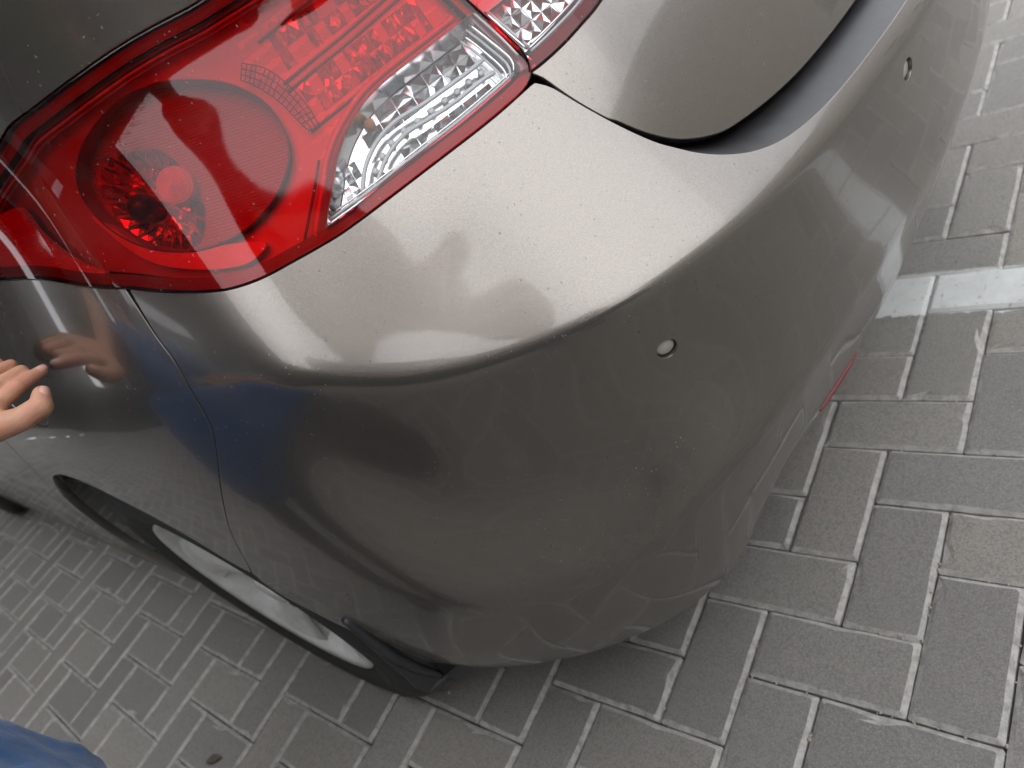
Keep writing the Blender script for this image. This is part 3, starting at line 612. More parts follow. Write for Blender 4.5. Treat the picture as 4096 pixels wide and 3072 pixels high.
lamp_o = loop([LAMP_LOW, LAMP_RIGHT, LAMP_UP], .005)
clear_o = loop([CLEAR, CLEAR_LOW, CLEAR_LEFT], .004)
def strip(A, B, name, mt, parent, smooth=True):
    m = len(A); V = list(A) + list(B); return mesh(name, V, [(i, (i + 1) % m, m + (i + 1) % m, m + i) for i in range(m)], mt, parent, smooth)
def pieces(poly, d0, d1, ns, nz, rnd, mt, name, parent, gap=.08, prof=BODY, skip=0.):
    """small faceted tiles standing on a sheet, clipped to a polygon: one joined piece of lamp texture"""
    P = np.array(poly); lo, hi = P.min(0), P.max(0); mb = MB()
    for i in range(ns):
        for j in range(nz):
            s0, s1 = lo[0] + (hi[0] - lo[0]) * i / ns, lo[0] + (hi[0] - lo[0]) * (i + 1) / ns; z0, z1 = lo[1] + (hi[1] - lo[1]) * j / nz, lo[1] + (hi[1] - lo[1]) * (j + 1) / nz
            cs, cz = (s0 + s1) / 2, (z0 + z1) / 2
            if not inpoly(cs, cz, poly) or rnd.random() < skip: continue
            g = gap; s0 += (s1 - s0) * g; s1 -= (s1 - s0) * g; z0 += (z1 - z0) * g; z1 -= (z1 - z0) * g
            cs += rnd.uniform(-.3, .3) * (s1 - s0); cz += rnd.uniform(-.3, .3) * (z1 - z0)
            q = prof.pt([s0, s1, s1, s0, cs], [z0, z0, z1, z1, cz], -np.array([d0, d0, d0, d0, d0 - d1 * rnd.uniform(.4, 1.)]))
            mb.add(q, [(0, 1, 4), (1, 2, 4), (2, 3, 4), (3, 0, 4)])
    o = mb.build(name, mt, parent, False); return o
for sg in (1, -1):
    mm = (lambda l: l) if sg == 1 else mir
    mp = (lambda l: l) if sg == 1 else (lambda l: [(-a, b) for a, b in l])
    lo_ = mm(lamp_o); lo_ = lo_ if area(lo_) > 0 else lo_[::-1]
    # housing: wall behind the lens edge and a floor
    i1, i2 = inset(lo_, .0035), inset(lo_, .010)
    floor_ = panel('tail_lamp', inset(lo_, .0098), BODY, M['housing'], car, lift=-.074, flange=0)
    floor_['label'] = 'red tail lamp with clear reversing section'
    wl = MB(); A, B = atn(i1, .004), atn(i2, .075); m = len(A); wl.add(A + B, [(i, (i + 1) % m, m + (i + 1) % m, m + i) for i in range(m)]); wl.build('housing_wall', M['housing'], floor_)
    co = mm(clear_o); co = co if area(co) > 0 else co[::-1]
    panel('red_lens', lo_, BODY, M['lens_red'], floor_, step=.010, lift=.0022, flange=.012, roll=.0014, cut=[co])
    panel('rim_flange', inset(lo_, .0008), BODY, M['rim_red'], floor_, step=.012, lift=-.0045, flange=0, cut=[inset(lo_, .0092)])
    # clear lens: clipped to the lamp outline
    panel('clear_lens', [q for q in co if inpoly(q[0], q[1], inset(lo_, -.0006))], BODY, M['lens_clear'], floor_, step=.010, lift=.0021, flange=.0, roll=0)
    if sg == -1: 
        panel('reflector', inset(lo_, .014), BODY, M['mid_red'], floor_, step=.012, lift=-.025, flange=0, cut=[co]); panel('chrome_reflector', inset(co, .004), BODY, M['chrome_facets'], floor_, lift=-.028, flange=0); continue
    rn = random.Random(5)
    # back reflector sheet of the red part
    panel('reflector', inset(lo_, .0085), BODY, M['mid_red'], floor_, step=.012, lift=-.020, flange=0, cut=[inset(co, -.003), crom(RING, .004, True)])
    # round tail light: rim, wall, ribbed disc with a bowl let into it
    ring = crom(RING, .004, True); ring = ring if area(ring) > 0 else ring[::-1]; bowl = crom(BOWL, .004, True); m = len(ring)
    MB().tube(atn(ring, .0095), .0008, 6, True).build('ring_rim', M['housing'], floor_)
    A, B = atn(ring, .010), atn(inset(ring, .002), .027); MB().add(A + B, [(i, (i + 1) % m, m + (i + 1) % m, m + i) for i in range(m)]).build('ring_wall', M['mid_red'], floor_)
    panel('ribbed_disc', inset(ring, .002), BODY, M['disc_ribbed'], floor_, step=.008, lift=-.026, flange=0, holes=[bowl])
    bc = np.mean(BOWL, 0); K = 7; n = 36; bq = crom(BOWL, .004, True); ang = np.linspace(0, 2 * math.pi, n, False)
    bp = np.array(bq); pa = np.unwrap(np.arctan2(bp[:, 1] - bc[1], bp[:, 0] - bc[0])); rad = np.hypot(bp[:, 0] - bc[0], bp[:, 1] - bc[1]); od = np.argsort((pa + 2 * math.pi) % (2 * math.pi)); ra = np.interp(ang, ((pa + 2 * math.pi) % (2 * math.pi))[od], rad[od], period=2 * math.pi)
    V = []; F = []
    for k in range(K + 1):
        t = 1 - k / K * .86
        for i in range(n):
            jt = rn.uniform(-.0012, .0012) if 0 < k < K else 0; V.append(at(bc[0] + ra[i] * t * math.cos(ang[i]), bc[1] + ra[i] * t * math.sin(ang[i]), .026 + .024 * (1 - t * t) + jt))
    for k in range(K):
        for i in range(n): F.append((k * n + i, k * n + (i + 1) % n, (k + 1) * n + (i + 1) % n, (k + 1) * n + i))
    F.append(tuple(K * n + i for i in range(n))); mesh('bowl_reflector', V, F, M['inner_facets'], floor_, smooth=False)
    # scalloped reflector petals in the bowl
    pet = MB()
    for k in range(22):
        a = 2 * math.pi * k / 22; rr = np.interp(a, ang, ra, period=2 * math.pi)
        for t0, t1, dd in ((.60, .93, .006), (.30, .58, .012)):
            if t0 < .5 and k % 2: continue
            cs = [at(bc[0] + rr * t * math.cos(a + w), bc[1] + rr * t * math.sin(a + w), .026 + .024 * (1 - t * t) - h) for t, w, h in ((t1, -.11, .002), (t1, .11, .002), ((t0 + t1) / 2, .13, .001), (t0, .05, .001), (t0, -.05, .001), ((t0 + t1) / 2, -.13, .001), ((t0 + t1) / 2, 0, dd))]
            pet.add(cs, [(0, 1, 6), (1, 2, 6), (2, 3, 6), (3, 4, 6), (4, 5, 6), (5, 0, 6)])
    pet.build('bowl_petals', M['chrome_facets'], floor_, False)
    c = at(-.9282, .9089, .020); nn = nat(-.9282, .9089); u = nn.orthogonal().normalized(); w = nn.cross(u)
    pr = []; 
    for k in range(9): r = .0138 * (1 - k / 9); pr += [(r, .0035 + .0008 * k - .0009), (r - .0004, .0035 + .0008 * k + .0006)]
    MB().lathe([(.0155, -.02), (.0155, .002), (.0148, .003), (.0142, .0022)] + pr + [(0, .0105)], 40, c, u, w, nn).build('bulb_optic', M['bright_red'], floor_, False)
    c = at(-.9732, .9129, .036); MB().lathe([(.0, .022), (.006, .021), (.0105, .015), (.012, .006), (.012, -.02)], 24, c, u, w, nn).build('bulb', M['lampblack'], floor_)
    panel('crescent', crom(CRES, .004, True), BODY, M['bright_red'], floor_, step=.006, lift=-.010, flange=.012, roll=.0008)
    panel('retro_reflector', crom(RETRO, .005, True), BODY, M['retro'], floor_, step=.008, lift=-.006, flange=.006, roll=.0008)
    # side light bar with faceted strips running back to the clear section
    plate = loop([[(-.806, .974), (-.75, .967), (-.64, .958)], [(-.64, .958), (-.615, .885)], [(-.615, .885), (-.70, .880), (-.76, .876), (-.800, .858), (-.815, .860)], [(-.815, .860), (-.8110, .89), (-.815, .915), (-.832, .938), (-.806, .974)]], .006)
    panel('light_bar', plate, BODY, M['bright_red'], floor_, step=.010, lift=-.020, flange=.008, roll=.001)
    for za, zb in ((.884, .906), (.922, .944)):
        st = [(-.797, za), (-.640, za + .004), (-.643, zb + .004), (-.797, zb)]
        pieces(st, .0195, .006, 15, 2, rn, M['inner_facets'], 'facet_strip', floor_, .03, skip=.25)
    for zz in (.879, .911, .917, .949):
        MB().tube(atn([(-.806, zz), (-.74, zz + .001), (-.64, zz + .004)], .018), .0011, 6).build('bar_edge', M['mid_red'], floor_)
    # dark grid of the curved reflector
    g1 = crom([(-.8259, .9426), (-.8121, .9298), (-.8025, .9107), (-.7971, .891), (-.7971, .8745)], .004); g2 = crom([(-.834, .9341), (-.825, .9227), (-.8168, .9073), (-.8107, .8886), (-.807, .8774)], .004)
    gm = MB(); nn_ = min(len(g1), len(g2)); ga = [g1[int(i * (len(g1) - 1) / 15)] for i in range(16)]; gb = [g2[int(i * (len(g2) - 1) / 15)] for i in range(16)]
    for t in (0, .33, .67, 1.): gm.tube(atn([(a[0] + (b[0] - a[0]) * t, a[1] + (b[1] - a[1]) * t) for a, b in zip(ga, gb)], .0075), .0005, 5)
    for a, b in list(zip(ga, gb))[::1]: gm.tube(atn([a, b], .0075), .0004, 5)
    gm.build('reflector_grid', M['lampblack'], floor_)
    # red light guide along the clear section and inner edge lines
    MB().tube(atn(crom([(-.842, .8155), (-.8330, .8255), (-.8180, .8400), (-.8050, .8530), (-.7840, .8650), (-.7560, .8735), (-.7278, .8765), (-.6893, .877), (-.6157, .877)], .005), .007), .0030, 8).build('red_light_guide', M['bright_red'], floor_)
    MB().tube(atn(crom([(-.852, .8180), (-.8400, .8290), (-.8250, .8430), (-.8110, .8570)], .005), .009), .0012, 6).build('guide_edge', M['housing'], floor_)
    for dd, r_, mt_ in ((.006, .0011, 'mid_red'), (.0085, .0013, 'bright_red'), (.011, .0010, 'mid_red')):
        e = [q for q in inset(lo_, .012 + (dd - .006) * 1.4) if q[1] > .93]; 
        MB().tube(atn(e, .012), r_, 5).build('edge_line', M[mt_], floor_)
    # clear reversing / indicator section
    panel('chrome_reflector', [q for q in inset(co, .0035) if q[0] < -.585], BODY, M['chrome_facets'], floor_, step=.007, lift=-.027, flange=0)
    wallA, wallB = atn(co, .001), atn(inset(co, .003), .028); m = len(co); MB().add(wallA + wallB, [(i, (i + 1) % m, m + (i + 1) % m, m + i) for i in range(m)]).build('chrome_wall', M['chrome'], floor_)
    for rb in (RIB1, RIB2): MB().tube(atn(crom(rb, .004), .013), .0021, 8).build('light_guide', M['white_plastic'], floor_)
    for d in DOTS:
        p = at(*d, .020); nn = nat(*d); u = nn.orthogonal().normalized(); MB().lathe([(0, .003), (.0022, .003), (.0030, .0022), (.0030, -.006)], 12, p, u, nn.cross(u), nn).build('diode', M['white_plastic'], floor_)
    band = [(-.8301, .8150), (-.7884, .8138), (-.7437, .8141), (-.6822, .8145), (-.6001, .8170)]
    for k, (dz, r_, mt_) in enumerate(((.0012, .0010, 'chrome'), (.0038, .0014, 'white_plastic'), (.0066, .0009, 'chrome'))):
        MB().tube(atn(crom([(a + (.004 * k), b + dz) for a, b in band], .005), .006 + .002 * k), r_, 6).build('chrome_strip', M[mt_], floor_)
    for k in range(4):
        MB().tube(atn(crom([(-.606 - .006 * k, .866 - .001 * k), (-.598 - .006 * k, .850), (-.590 - .006 * k, .8287), (-.597 - .005 * k, .8200)], .004), .004 + .003 * k), .0011, 6).build('chrome_strip', M['white_plastic' if k % 2 else 'chrome'], floor_)
    tiles = loop([[(-.79, .852), (-.70, .864), (-.62, .864)], [(-.62, .864), (-.62, .847), (-.70, .848), (-.76, .846), (-.79, .852)]], .005)
    pieces([(-.79, .846), (-.62, .847), (-.62, .866), (-.74, .864)], .0265, .008, 8, 2, rn, M['chrome'], 'reflector_tiles', floor_, .01)
    pieces([(-.815, .817), (-.800, .816), (-.785, .842), (-.797, .846)], .0265, .008, 4, 5, rn, M['chrome'], 'reflector_tiles', floor_, .02)
    pieces([(-.765, .818), (-.62, .819), (-.62, .830), (-.73, .832)], .0265, .008, 7, 1, rn, M['chrome'], 'reflector_tiles', floor_, .02)
    p = at(-.757, .858, .026); nn = nat(-.757, .858); u = nn.orthogonal().normalized(); MB().lathe([(0, .012), (.003, .011), (.005, .007), (.0055, 0), (.004, -.006)], 16, p, u, nn.cross(u), nn).build('amber_bulb', M['amber'], floor_)
    p = at(-.770, .823, .026); MB().lathe([(0, .010), (.003, .009), (.0045, .005), (.005, 0), (.004, -.006)], 16, p, u, nn.cross(u), nn).build('amber_bulb', M['amber'], floor_)

# lamps on the trunk lid
for sg in (1, -1):
    mm = (lambda l: l) if sg == 1 else mir
    ll = loop([LLB, LLT, LLL[::-1]], .005); tl = mm(ll); tl = tl if area(tl) > 0 else tl[::-1]
    fl = panel('trunk_lamp', inset(tl, .005), LID, M['housing'], car, step=.012, lift=-.030, flange=0)
    A, B = atn(inset(tl, .001), .002, LID), atn(inset(tl, .0055), .031, LID); m = len(A)
    MB().add(A + B, [(i, (i + 1) % m, m + (i + 1) % m, m + i) for i in range(m)]).build('housing_wall', M['housing'], fl)
    cz = mm(loop([[(-.588, .820), (-.575, .8215), (-.53, .824), (-.476, .8285), (-.42, .838), (-.37, .850)], [(-.37, .850), (-.40, .872)], [(-.40, .872), (-.46, .874), (-.52, .872), (-.592, .872)], [(-.592, .872), (-.585, .845), (-.588, .820)]], .005)); cz = cz if area(cz) > 0 else cz[::-1]
    cz = [q if inpoly(q[0], q[1], tl) else q for q in cz]
    panel('red_lens', tl, LID, M['lens_red'], fl, step=.012, lift=.0022, flange=.012, roll=.0022, cut=[cz])
    panel('clear_lens', [q for q in cz if inpoly(q[0], q[1], tl)], LID, M['lens_clear'], fl, step=.012, lift=.0021, flange=0)
    panel('reflector', inset([q for q in cz if inpoly(q[0], q[1], tl)], .010), LID, M['chrome_facets'], fl, step=.008, lift=-.022, flange=0)
    panel('red_reflector', inset(tl, .012), LID, M['bright_red'], fl, step=.012, lift=-.024, flange=0, cut=[cz])
    f_ = 1 if sg == 1 else -1
    for k in range(5):
        MB().tube(atn(crom([(f_ * (-.594 + .0055 * k), .870), (f_ * (-.586 + .0055 * k), .845), (f_ * (-.583 + .006 * k), .828 + .001 * k)], .004), .003 + .004 * k, LID), .0012, 6).build('chrome_strip', M['white_plastic' if k % 2 == 0 else 'chrome'], fl)
    for k in range(2):
        MB().tube(atn(crom([(f_ * (-.566 + .004 * k), .8262 + .004 * k), (f_ * -.53, .828 + .004 * k), (f_ * -.476, .832 + .004 * k), (f_ * -.42, .841 + .004 * k)], .005), .008, LID), .0012, 6).build('chrome_strip', M['chrome' if k else 'white_plastic'], fl)
    if sg == 1:
        pieces([(-.568, .836), (-.50, .838), (-.43, .850), (-.43, .869), (-.568, .868)], .021, .008, 8, 3, rn, M['chrome'], 'reflector_tiles', fl, .02, LID)

# ------------------------------------------------------------------ wheels, arches, mud flap
def wheel(X, Y, sgn, parent, rz=0.):
    O = Vector((X, Y, .315)); u, v, w = Vector((1, 0, 0)), Vector((0, 0, 1)), Vector((0, sgn, 0))     # w points outwards
    rm = MB(); rm.lathe([(.199, -.19), (.190, -.185), (.182, -.10), (.178, -.05), (.184, -.020), (.196, -.006), (.2045, -.0005), (.2065, -.003), (.2065, -.008), (.203, -.012)], 96, O, u, v, w)
    rim = rm.build('wheel', M['alloy'], parent)
    MB().lathe([(.203, -.19), (.215, -.195), (.265, -.205), (.298, -.198), (.312, -.178), (.3155, -.15), (.316, -.1), (.3155, -.05), (.312, -.022), (.302, -.006), (.285, .004), (.262, .008), (.250, .0072), (.247, .0085), (.243, .0070), (.228, .004), (.214, -.001), (.207, -.005), (.203, -.008)], 96, O, u, v, w).build('tyre', M['rubber'], rim)
    tr = MB()
    for k in range(72):
        a = 2 * math.pi * k / 72; cu = u * math.cos(a) + v * math.sin(a); tg = -u * math.sin(a) + v * math.cos(a)
        for y0, y1, sk in ((-.030, -.075, .010), (-.125, -.170, -.010)):
            p = [O + cu * .3162 + tg * (t + sk * q) + w * yy for t, yy, q in ((-.0085, y0, 0), (.0085, y0, 0), (.0085, y1, 1), (-.0085, y1, 1))]; r = [q + cu * .0035 for q in p]
            tr.add(p + r, [(4, 5, 6, 7), (0, 1, 5, 4), (1, 2, 6, 5), (2, 3, 7, 6), (3, 0, 4, 7)])
    tr.build('tread_blocks', M['rubber'], rim, False)['kind'] = 'stuff'
    NS = 5
    for k in range(NS):
        a0 = rz + 2 * math.pi * k / NS; V = []; F = []; n = 14; mcol = 7
        for i in range(n + 1):
            t = i / n; r = .038 + (.186 - .038) * t; half = (.036 - .010 * math.sin(t * math.pi) + .030 * t ** 3.0); dep = -.030 + .016 * t ** .8 + .008 * t ** 3
            for j in range(mcol):
                q = (j / (mcol - 1) - .5) * 2; a = a0 + math.asin(max(-.9, min(.9, q * half / r))); crown = -.010 * abs(q) ** 3
                V.append(O + (u * math.cos(a) + v * math.sin(a)) * r + w * (dep + crown))
        for i in range(n):
            for j in range(mcol - 1): b = i * mcol + j; F.append((b, b + 1, b + mcol + 1, b + mcol))
        k0 = len(V); V += [p - w * .030 for p in V]; 
        F += [tuple(q + k0 for q in f[::-1]) for f in list(F)]
        for i in range(n):
            for j in (0, mcol - 1): b = i * mcol + j; F.append((b, b + mcol, b + mcol + k0, b + k0))
        mesh('spoke', V, F, M['alloy'], rim)
    MB().lathe([(0, -.013), (.026, -.014), (.031, -.017), (.033, -.024), (.062, -.030), (.066, -.036), (.066, -.07)], 40, O, u, v, w).build('hub', M['alloy'], rim)
    for k in range(5):
        a = rz + 2 * math.pi * (k + .5) / 5; c = O + (u * math.cos(a) + v * math.sin(a)) * .050 - w * .030
        MB().lathe([(0, .010), (.006, .0095), (.0085, .006), (.0085, -.01)], 6, c, u, v, w).build('wheel_nut', M['chrome'], rim, False)
    MB().lathe([(.03, -.075), (.135, -.075), (.140, -.079), (.140, -.09), (.03, -.09)], 48, O, u, v, w).build('brake_disc', simple('brake_steel', (.22, .21, .2), .4, .9, var=.3), rim)
for X, rz in ((-.64, .35), (-3.34, .1)):
    for sgn, Y in ((-1, -.712), (1, 2 * YC + .712)):
        wheel(X, Y, sgn, car, rz)
        c = Vector((X, 0, .325)); yo, yi = (-.688, -.42) if sgn < 0 else (2 * YC + .688, 2 * YC + .42); w = Vector((0, 1, 0))
        la = MB(); pr = [(.352, yo), (.362, yo + (yi - yo) * .15), (.362, yi), (0, yi)]
        la.lathe(pr, 40, c, Vector((1, 0, 0)), Vector((0, 0, 1)), w, R_(-22), R_(202)); la.build('arch_liner', M['black'], car)
# mud flap behind the rear wheel: rubber sheet with a torn lower corner
fl = [(-.712, .405), (-.718, .35), (-.721, .30), (-.7215, .268), (-.7225, .250), (-.7245, .229), (-.719, .207), (-.708, .190), (-.7035, .1935), (-.695, .189), (-.690, .196), (-.6875, .186), (-.678, .173), (-.661, .164), (-.56, .175), (-.56, .405)]
def flapx(y, z): return -.312 + .010 * math.sin((y + .7) * 22) * max(0, (.28 - z) / .1)
V = [(flapx(y, z), y, z) for y, z in fl] + [(flapx(y, z) - .005, y, z) for y, z in fl]; n = len(fl)
tri = geometry.tessellate_polygon([[Vector((y, z, 0)) for y, z in fl]])
F = [tuple(t) for t in tri] + [tuple(i + n for i in t[::-1]) for t in tri] + [(i, (i + 1) % n, n + (i + 1) % n, n + i) for i in range(n)]
flap = mesh('mud_flap', V, F, M['plastic'], car, smooth=False); flap['label'] = 'black mud flap with a torn lower edge'
MB().tube([(flapx(-.714, z) + .003, float(np.interp(z, [.20, .25, .30, .40], [-.690, -.704, -.712, -.712])), z) for z in np.linspace(.40, .205, 14)], [.004 + .004 * math.sin(t * math.pi) for t in np.linspace(0.1, .95, 14)], 8).build('flap_lip', M['plastic'], flap)

# ------------------------------------------------------------------ deck, glasshouse, bonnet (above the frame)
def skinrows(name, rows, mt, smooth=True):
    m = len(rows[0]); V = [p for r in rows for p in r]; return mesh(name, V, [(a * m + i, a * m + i + 1, (a + 1) * m + i + 1, (a + 1) * m + i) for a in range(len(rows) - 1) for i in range(m - 1)], mt, car, smooth)
def top(X): return float(np.interp(X, [-4.2, -3.6, -2.92, -1.6, -.3, .3], [.74, .88, 1.05, 1.075, 1.06, 1.04]))
def sidept(X, sgn):
    s = SX(X); z = top(X); p = BODY.pt([s], [z])[0]; return Vector((p[0], p[1] if sgn < 0 else 2 * YC - p[1], p[2]))
def cross(X, ztop, n=13, crown=.04):
    a, b = sidept(X, -1), sidept(X, 1); out = []
    for i in range(n):
        t = i / (n - 1); e = 1 - abs(2 * t - 1) ** 2.6; out.append((a.x, a.y + (b.y - a.y) * t, a.z + (ztop - a.z) * e))
    return out
# deck: from the top of the lid face forward to the rear window
def lidpt(s): return Vector(LID.pt([s], [1.04])[0])
de = [[tuple(lidpt(s)) for s in np.linspace(-.63, .63, 13)]]
x_e = de[0][6][0]
for X, zt in ((-.16, 1.075), (-.30, 1.088), (-.46, 1.095)): de.append([(X, YC + y, 1.055 + (zt - 1.055) * (1 - abs(y / .66) ** 2.6)) for y in np.linspace(-.60, .60, 13)])
skinrows('trunk_deck', de, M['paint'])
for sgn in (-1, 1):
    r0, r1 = [], []
    for X in np.linspace(-.02, -1.6, 24):
        s = SX(X); sb = -.64 if X > -.05 else None
        p = BODY.pt([SX(X)], [1.05 if X > -.3 else 1.074])[0]; yy = p[1] if sgn < 0 else 2 * YC - p[1]; r0.append((p[0], yy, p[2]))
        ins = .62 if X > -.46 else .62 - .0 * X; r1.append((p[0], YC + sgn * min(abs(yy - YC) - .004, .60), 1.062))
    skinrows('deck_side', [r0, r1], M['paint'])
for sgn in (-1, 1):
    sa = np.linspace(-.64, -1.02, 12); za = np.linspace(1.05, 1.075, 12); p0 = BODY.pt(sa, za); e0, e1 = lidpt(-.63), Vector((-.46, YC - .60, 1.055)); r0, r1 = [], []
    for i in range(12):
        q = e0.lerp(e1, min(1, i / 8)); f_ = (lambda y: y) if sgn < 0 else (lambda y: 2 * YC - y)
        r0.append((p0[i][0], f_(p0[i][1]), p0[i][2] - .001)); r1.append((q.x, f_(q.y), q.z - .003))
    skinrows('deck_corner', [r0, r1], M['paint'])
def arch_sec(X, zb, zt, wb, wt, n=17):
    """cabin section from belt to roof and down"""
    out = []
    for i in range(n):
        t = i / (n - 1); q = 2 * t - 1; e = (1 - abs(q) ** 4.5); wd = wb + (wt - wb) * e; out.append((X, YC + math.copysign(abs(q) ** .75, q) * wd if abs(q) > 1e-6 else YC, zb + (zt - zb) * e))
    return out
secs = [(-.44, 1.085, 1.10, .60, .60), (-.70, 1.07, 1.25, .64, .60), (-1.0, 1.07, 1.40, .66, .58), (-1.3, 1.07, 1.455, .67, .57), (-1.7, 1.07, 1.47, .675, .57), (-2.1, 1.065, 1.455, .675, .57), (-2.45, 1.06, 1.36, .67, .57), (-2.8, 1.05, 1.20, .655, .58), (-3.15, 1.01, 1.02, .64, .60)]
rows = [arch_sec(*q) for q in secs]
skinrows('rear_window', [r[3:14] for r in rows[:3]], M['glass']); skinrows('roof', [r[3:14] for r in rows[2:7]], M['paint']); skinrows('windscreen', [r[3:14] for r in rows[6:]], M['glass'])
for a, b in ((0, 4), (13, 17)):
    skinrows('rear_pillar', [r[a:b] for r in rows[:3]], M['paint']); skinrows('side_window', [r[a:b] for r in rows[2:7]], M['glass']); skinrows('front_pillar', [r[a:b] for r in rows[6:]], M['paint'])
hood = [[(X, YC + y, z0 + .04 * (1 - (y / .7) ** 2)) for y in np.linspace(-w_, w_, 13)] for X, z0, w_ in ((-3.0, 1.0, .66), (-3.3, .945, .64), (-3.6, .875, .60), (-3.9, .79, .54), (-4.12, .715, .40))]
skinrows('bonnet', hood, M['paint'])
MB().box((-3.9, YC - .62, .20), (-.42, YC + .62, .24)).build('floor_pan', M['black'], car, False)

# ------------------------------------------------------------------ child standing beside the car, finger on the quarter panel
kid = empty('person', (-.34, -1.12, 0)); tag(kid, 'person in a long blue top standing beside the car, touching its side with one finger', 'person')
def bone(mb, a, b, ra, rb, n=14, flat=None):
    """closed tapered capsule"""
    a, b = Vector(a), Vector(b); d = (b - a).normalized(); u = d.orthogonal().normalized() if flat is None else (Vector(flat) - d * Vector(flat).dot(d)).normalized(); w = d.cross(u)
    prof = [(ra * math.sin(t), a - d * ra * math.cos(t)) for t in np.linspace(.05, math.pi / 2, 5)] + [(rb * math.cos(t), b + d * rb * math.sin(t)) for t in np.linspace(0, math.pi / 2 - .05, 5)]
    V = []; F = []
    for r, c in prof:
        for k in range(n): q = 2 * math.pi * k / n; V.append(c + (u * math.cos(q) + w * math.sin(q)) * r)
    m = len(prof)
    for i in range(m - 1):
        for k in range(n): F.append((i * n + k, i * n + (k + 1) % n, (i + 1) * n + (k + 1) % n, (i + 1) * n + k))
    F += [tuple(range(n))[::-1], tuple((m - 1) * n + k for k in range(n))]; mb.add(V, F)
def chain(mb, pts, rad, **k):
    for i in range(len(pts) - 1): bone(mb, pts[i], pts[i + 1], rad[i], rad[i + 1], **k)
def ball(mb, c, r, sc=(1, 1, 1), n=16):
    V = []; F = []; c = Vector(c)
    for i in range(1, n):
        t = math.pi * i / n
        for k in range(n * 2): q = math.pi * k / n; V.append(c + Vector((r * sc[0] * math.sin(t) * math.cos(q), r * sc[1] * math.sin(t) * math.sin(q), r * sc[2] * math.cos(t))))
    m = n * 2
    for i in range(n - 2):
        for k in range(m): F.append((i * m + k, (i + 1) * m + k, (i + 1) * m + (k + 1) % m, i * m + (k + 1) % m))
    F += [tuple(range(m)), tuple((n - 2) * m + k for k in range(m))[::-1]]; mb.add(V, F)
def fuse(o, vox, sm=6, fac=.5):
    m = o.modifiers.new('fuse', 'REMESH'); m.mode = 'VOXEL'; m.voxel_size = vox; m.use_smooth_shade = True
    s = o.modifiers.new('smooth', 'SMOOTH'); s.iterations = sm; s.factor = fac; return o
H = {'i_tip': (-.3311, -.6990, .8390), 'i_dip': (-.3275, -.7104, .8418), 'i_pip': (-.3222, -.7249, .8449), 'i_mcp': (-.3138, -.7513, .8472), 't_tip': (-.3006, -.7206, .8299), 't_ip': (-.2948, -.7301, .8242), 't_mcp': (-.2938, -.7486, .8281), 't_cmc': (-.2990, -.7674, .8380),
     'm_mcp': (-.3303, -.7410, .8576), 'm_pip': (-.3387, -.7098, .8494), 'm_dip': (-.3541, -.7176, .8462), 'm_tip': (-.3579, -.7286, .8496), 'r_mcp': (-.3447, -.7354, .8663), 'r_pip': (-.3559, -.7085, .8570), 'r_dip': (-.3709, -.7149, .8529), 'r_tip': (-.3725, -.7258, .8546),
     'p_mcp': (-.3560, -.7336, .8727), 'p_pip': (-.3674, -.7125, .8645), 'p_dip': (-.3780, -.7176, .8593), 'p_tip': (-.3793, -.7272, .8594), 'wrist': (-.3290, -.7900, .8700)}
ELB, SHL = (-.375, -.905, .995), (-.485, -1.105, 1.040)
arm = MB()
chain(arm, [H[k] for k in ('i_mcp', 'i_pip', 'i_dip', 'i_tip')], [.0088, .0075, .0068, .0058]); ball(arm, H['i_pip'], .0079)
chain(arm, [H[k] for k in ('t_cmc', 't_mcp', 't_ip', 't_tip')], [.0135, .0112, .0104, .0082]); ball(arm, H['t_ip'], .0108)
for f, r in (('m', (.0084, .0070, .0062, .0053)), ('r', (.0080, .0066, .0058, .0050)), ('p', (.0072, .0058, .0052, .0045))): chain(arm, [H[f + k] for k in ('_mcp', '_pip', '_dip', '_tip')], r)
for f, r in (('i', .0105), ('m', .0110), ('r', .0105), ('p', .0095)): bone(arm, H['wrist'], H[f + '_mcp'], .0140, r)
bone(arm, H['wrist'], H['t_cmc'], .0140, .0125); bone(arm, H['t_cmc'], H['i_mcp'], .0110, .0095)
chain(arm, [H['wrist'], (-.346, -.835, .915), ELB], [.0165, .0225, .0270]); chain(arm, [ELB, SHL], [.0285, .0350])
ao = fuse(arm.build('arm', M['skin'], kid), .0015, 5)
def nail(tip, prev, outn, r, ln):
    t = (Vector(tip) - Vector(prev)).normalized(); n = (Vector(outn) - t * Vector(outn).dot(t)).normalized(); w = t.cross(n); c = Vector(tip) - t * .0005 + n * (r * .98); V = []; F = []
    for i in range(7):
        a = (i / 6 - .5) * 2 * ln / 2
        for j in range(7):
            q = (j / 6 - .5) * 1.7; rr = r * .72 * (1 - .25 * (a / (ln / 2)) ** 2 if a > 0 else 1); V.append(c + t * a + w * math.sin(q) * rr + n * (math.cos(q) - 1) * rr * .9 - n * (.0012 * max(0, a / (ln / 2)) ** 2))
    for i in range(6):
        for j in range(6): F.append((i * 7 + j, i * 7 + j + 1, i * 7 + j + 8, i * 7 + j + 7))
    mesh('nail', V, F, M['nail'], ao)
nail(H['i_tip'], H['i_dip'], (.75, -.15, .55), .0064, .0090); nail(H['t_tip'], H['t_ip'], (.95, .1, -.05), .0088, .0110)
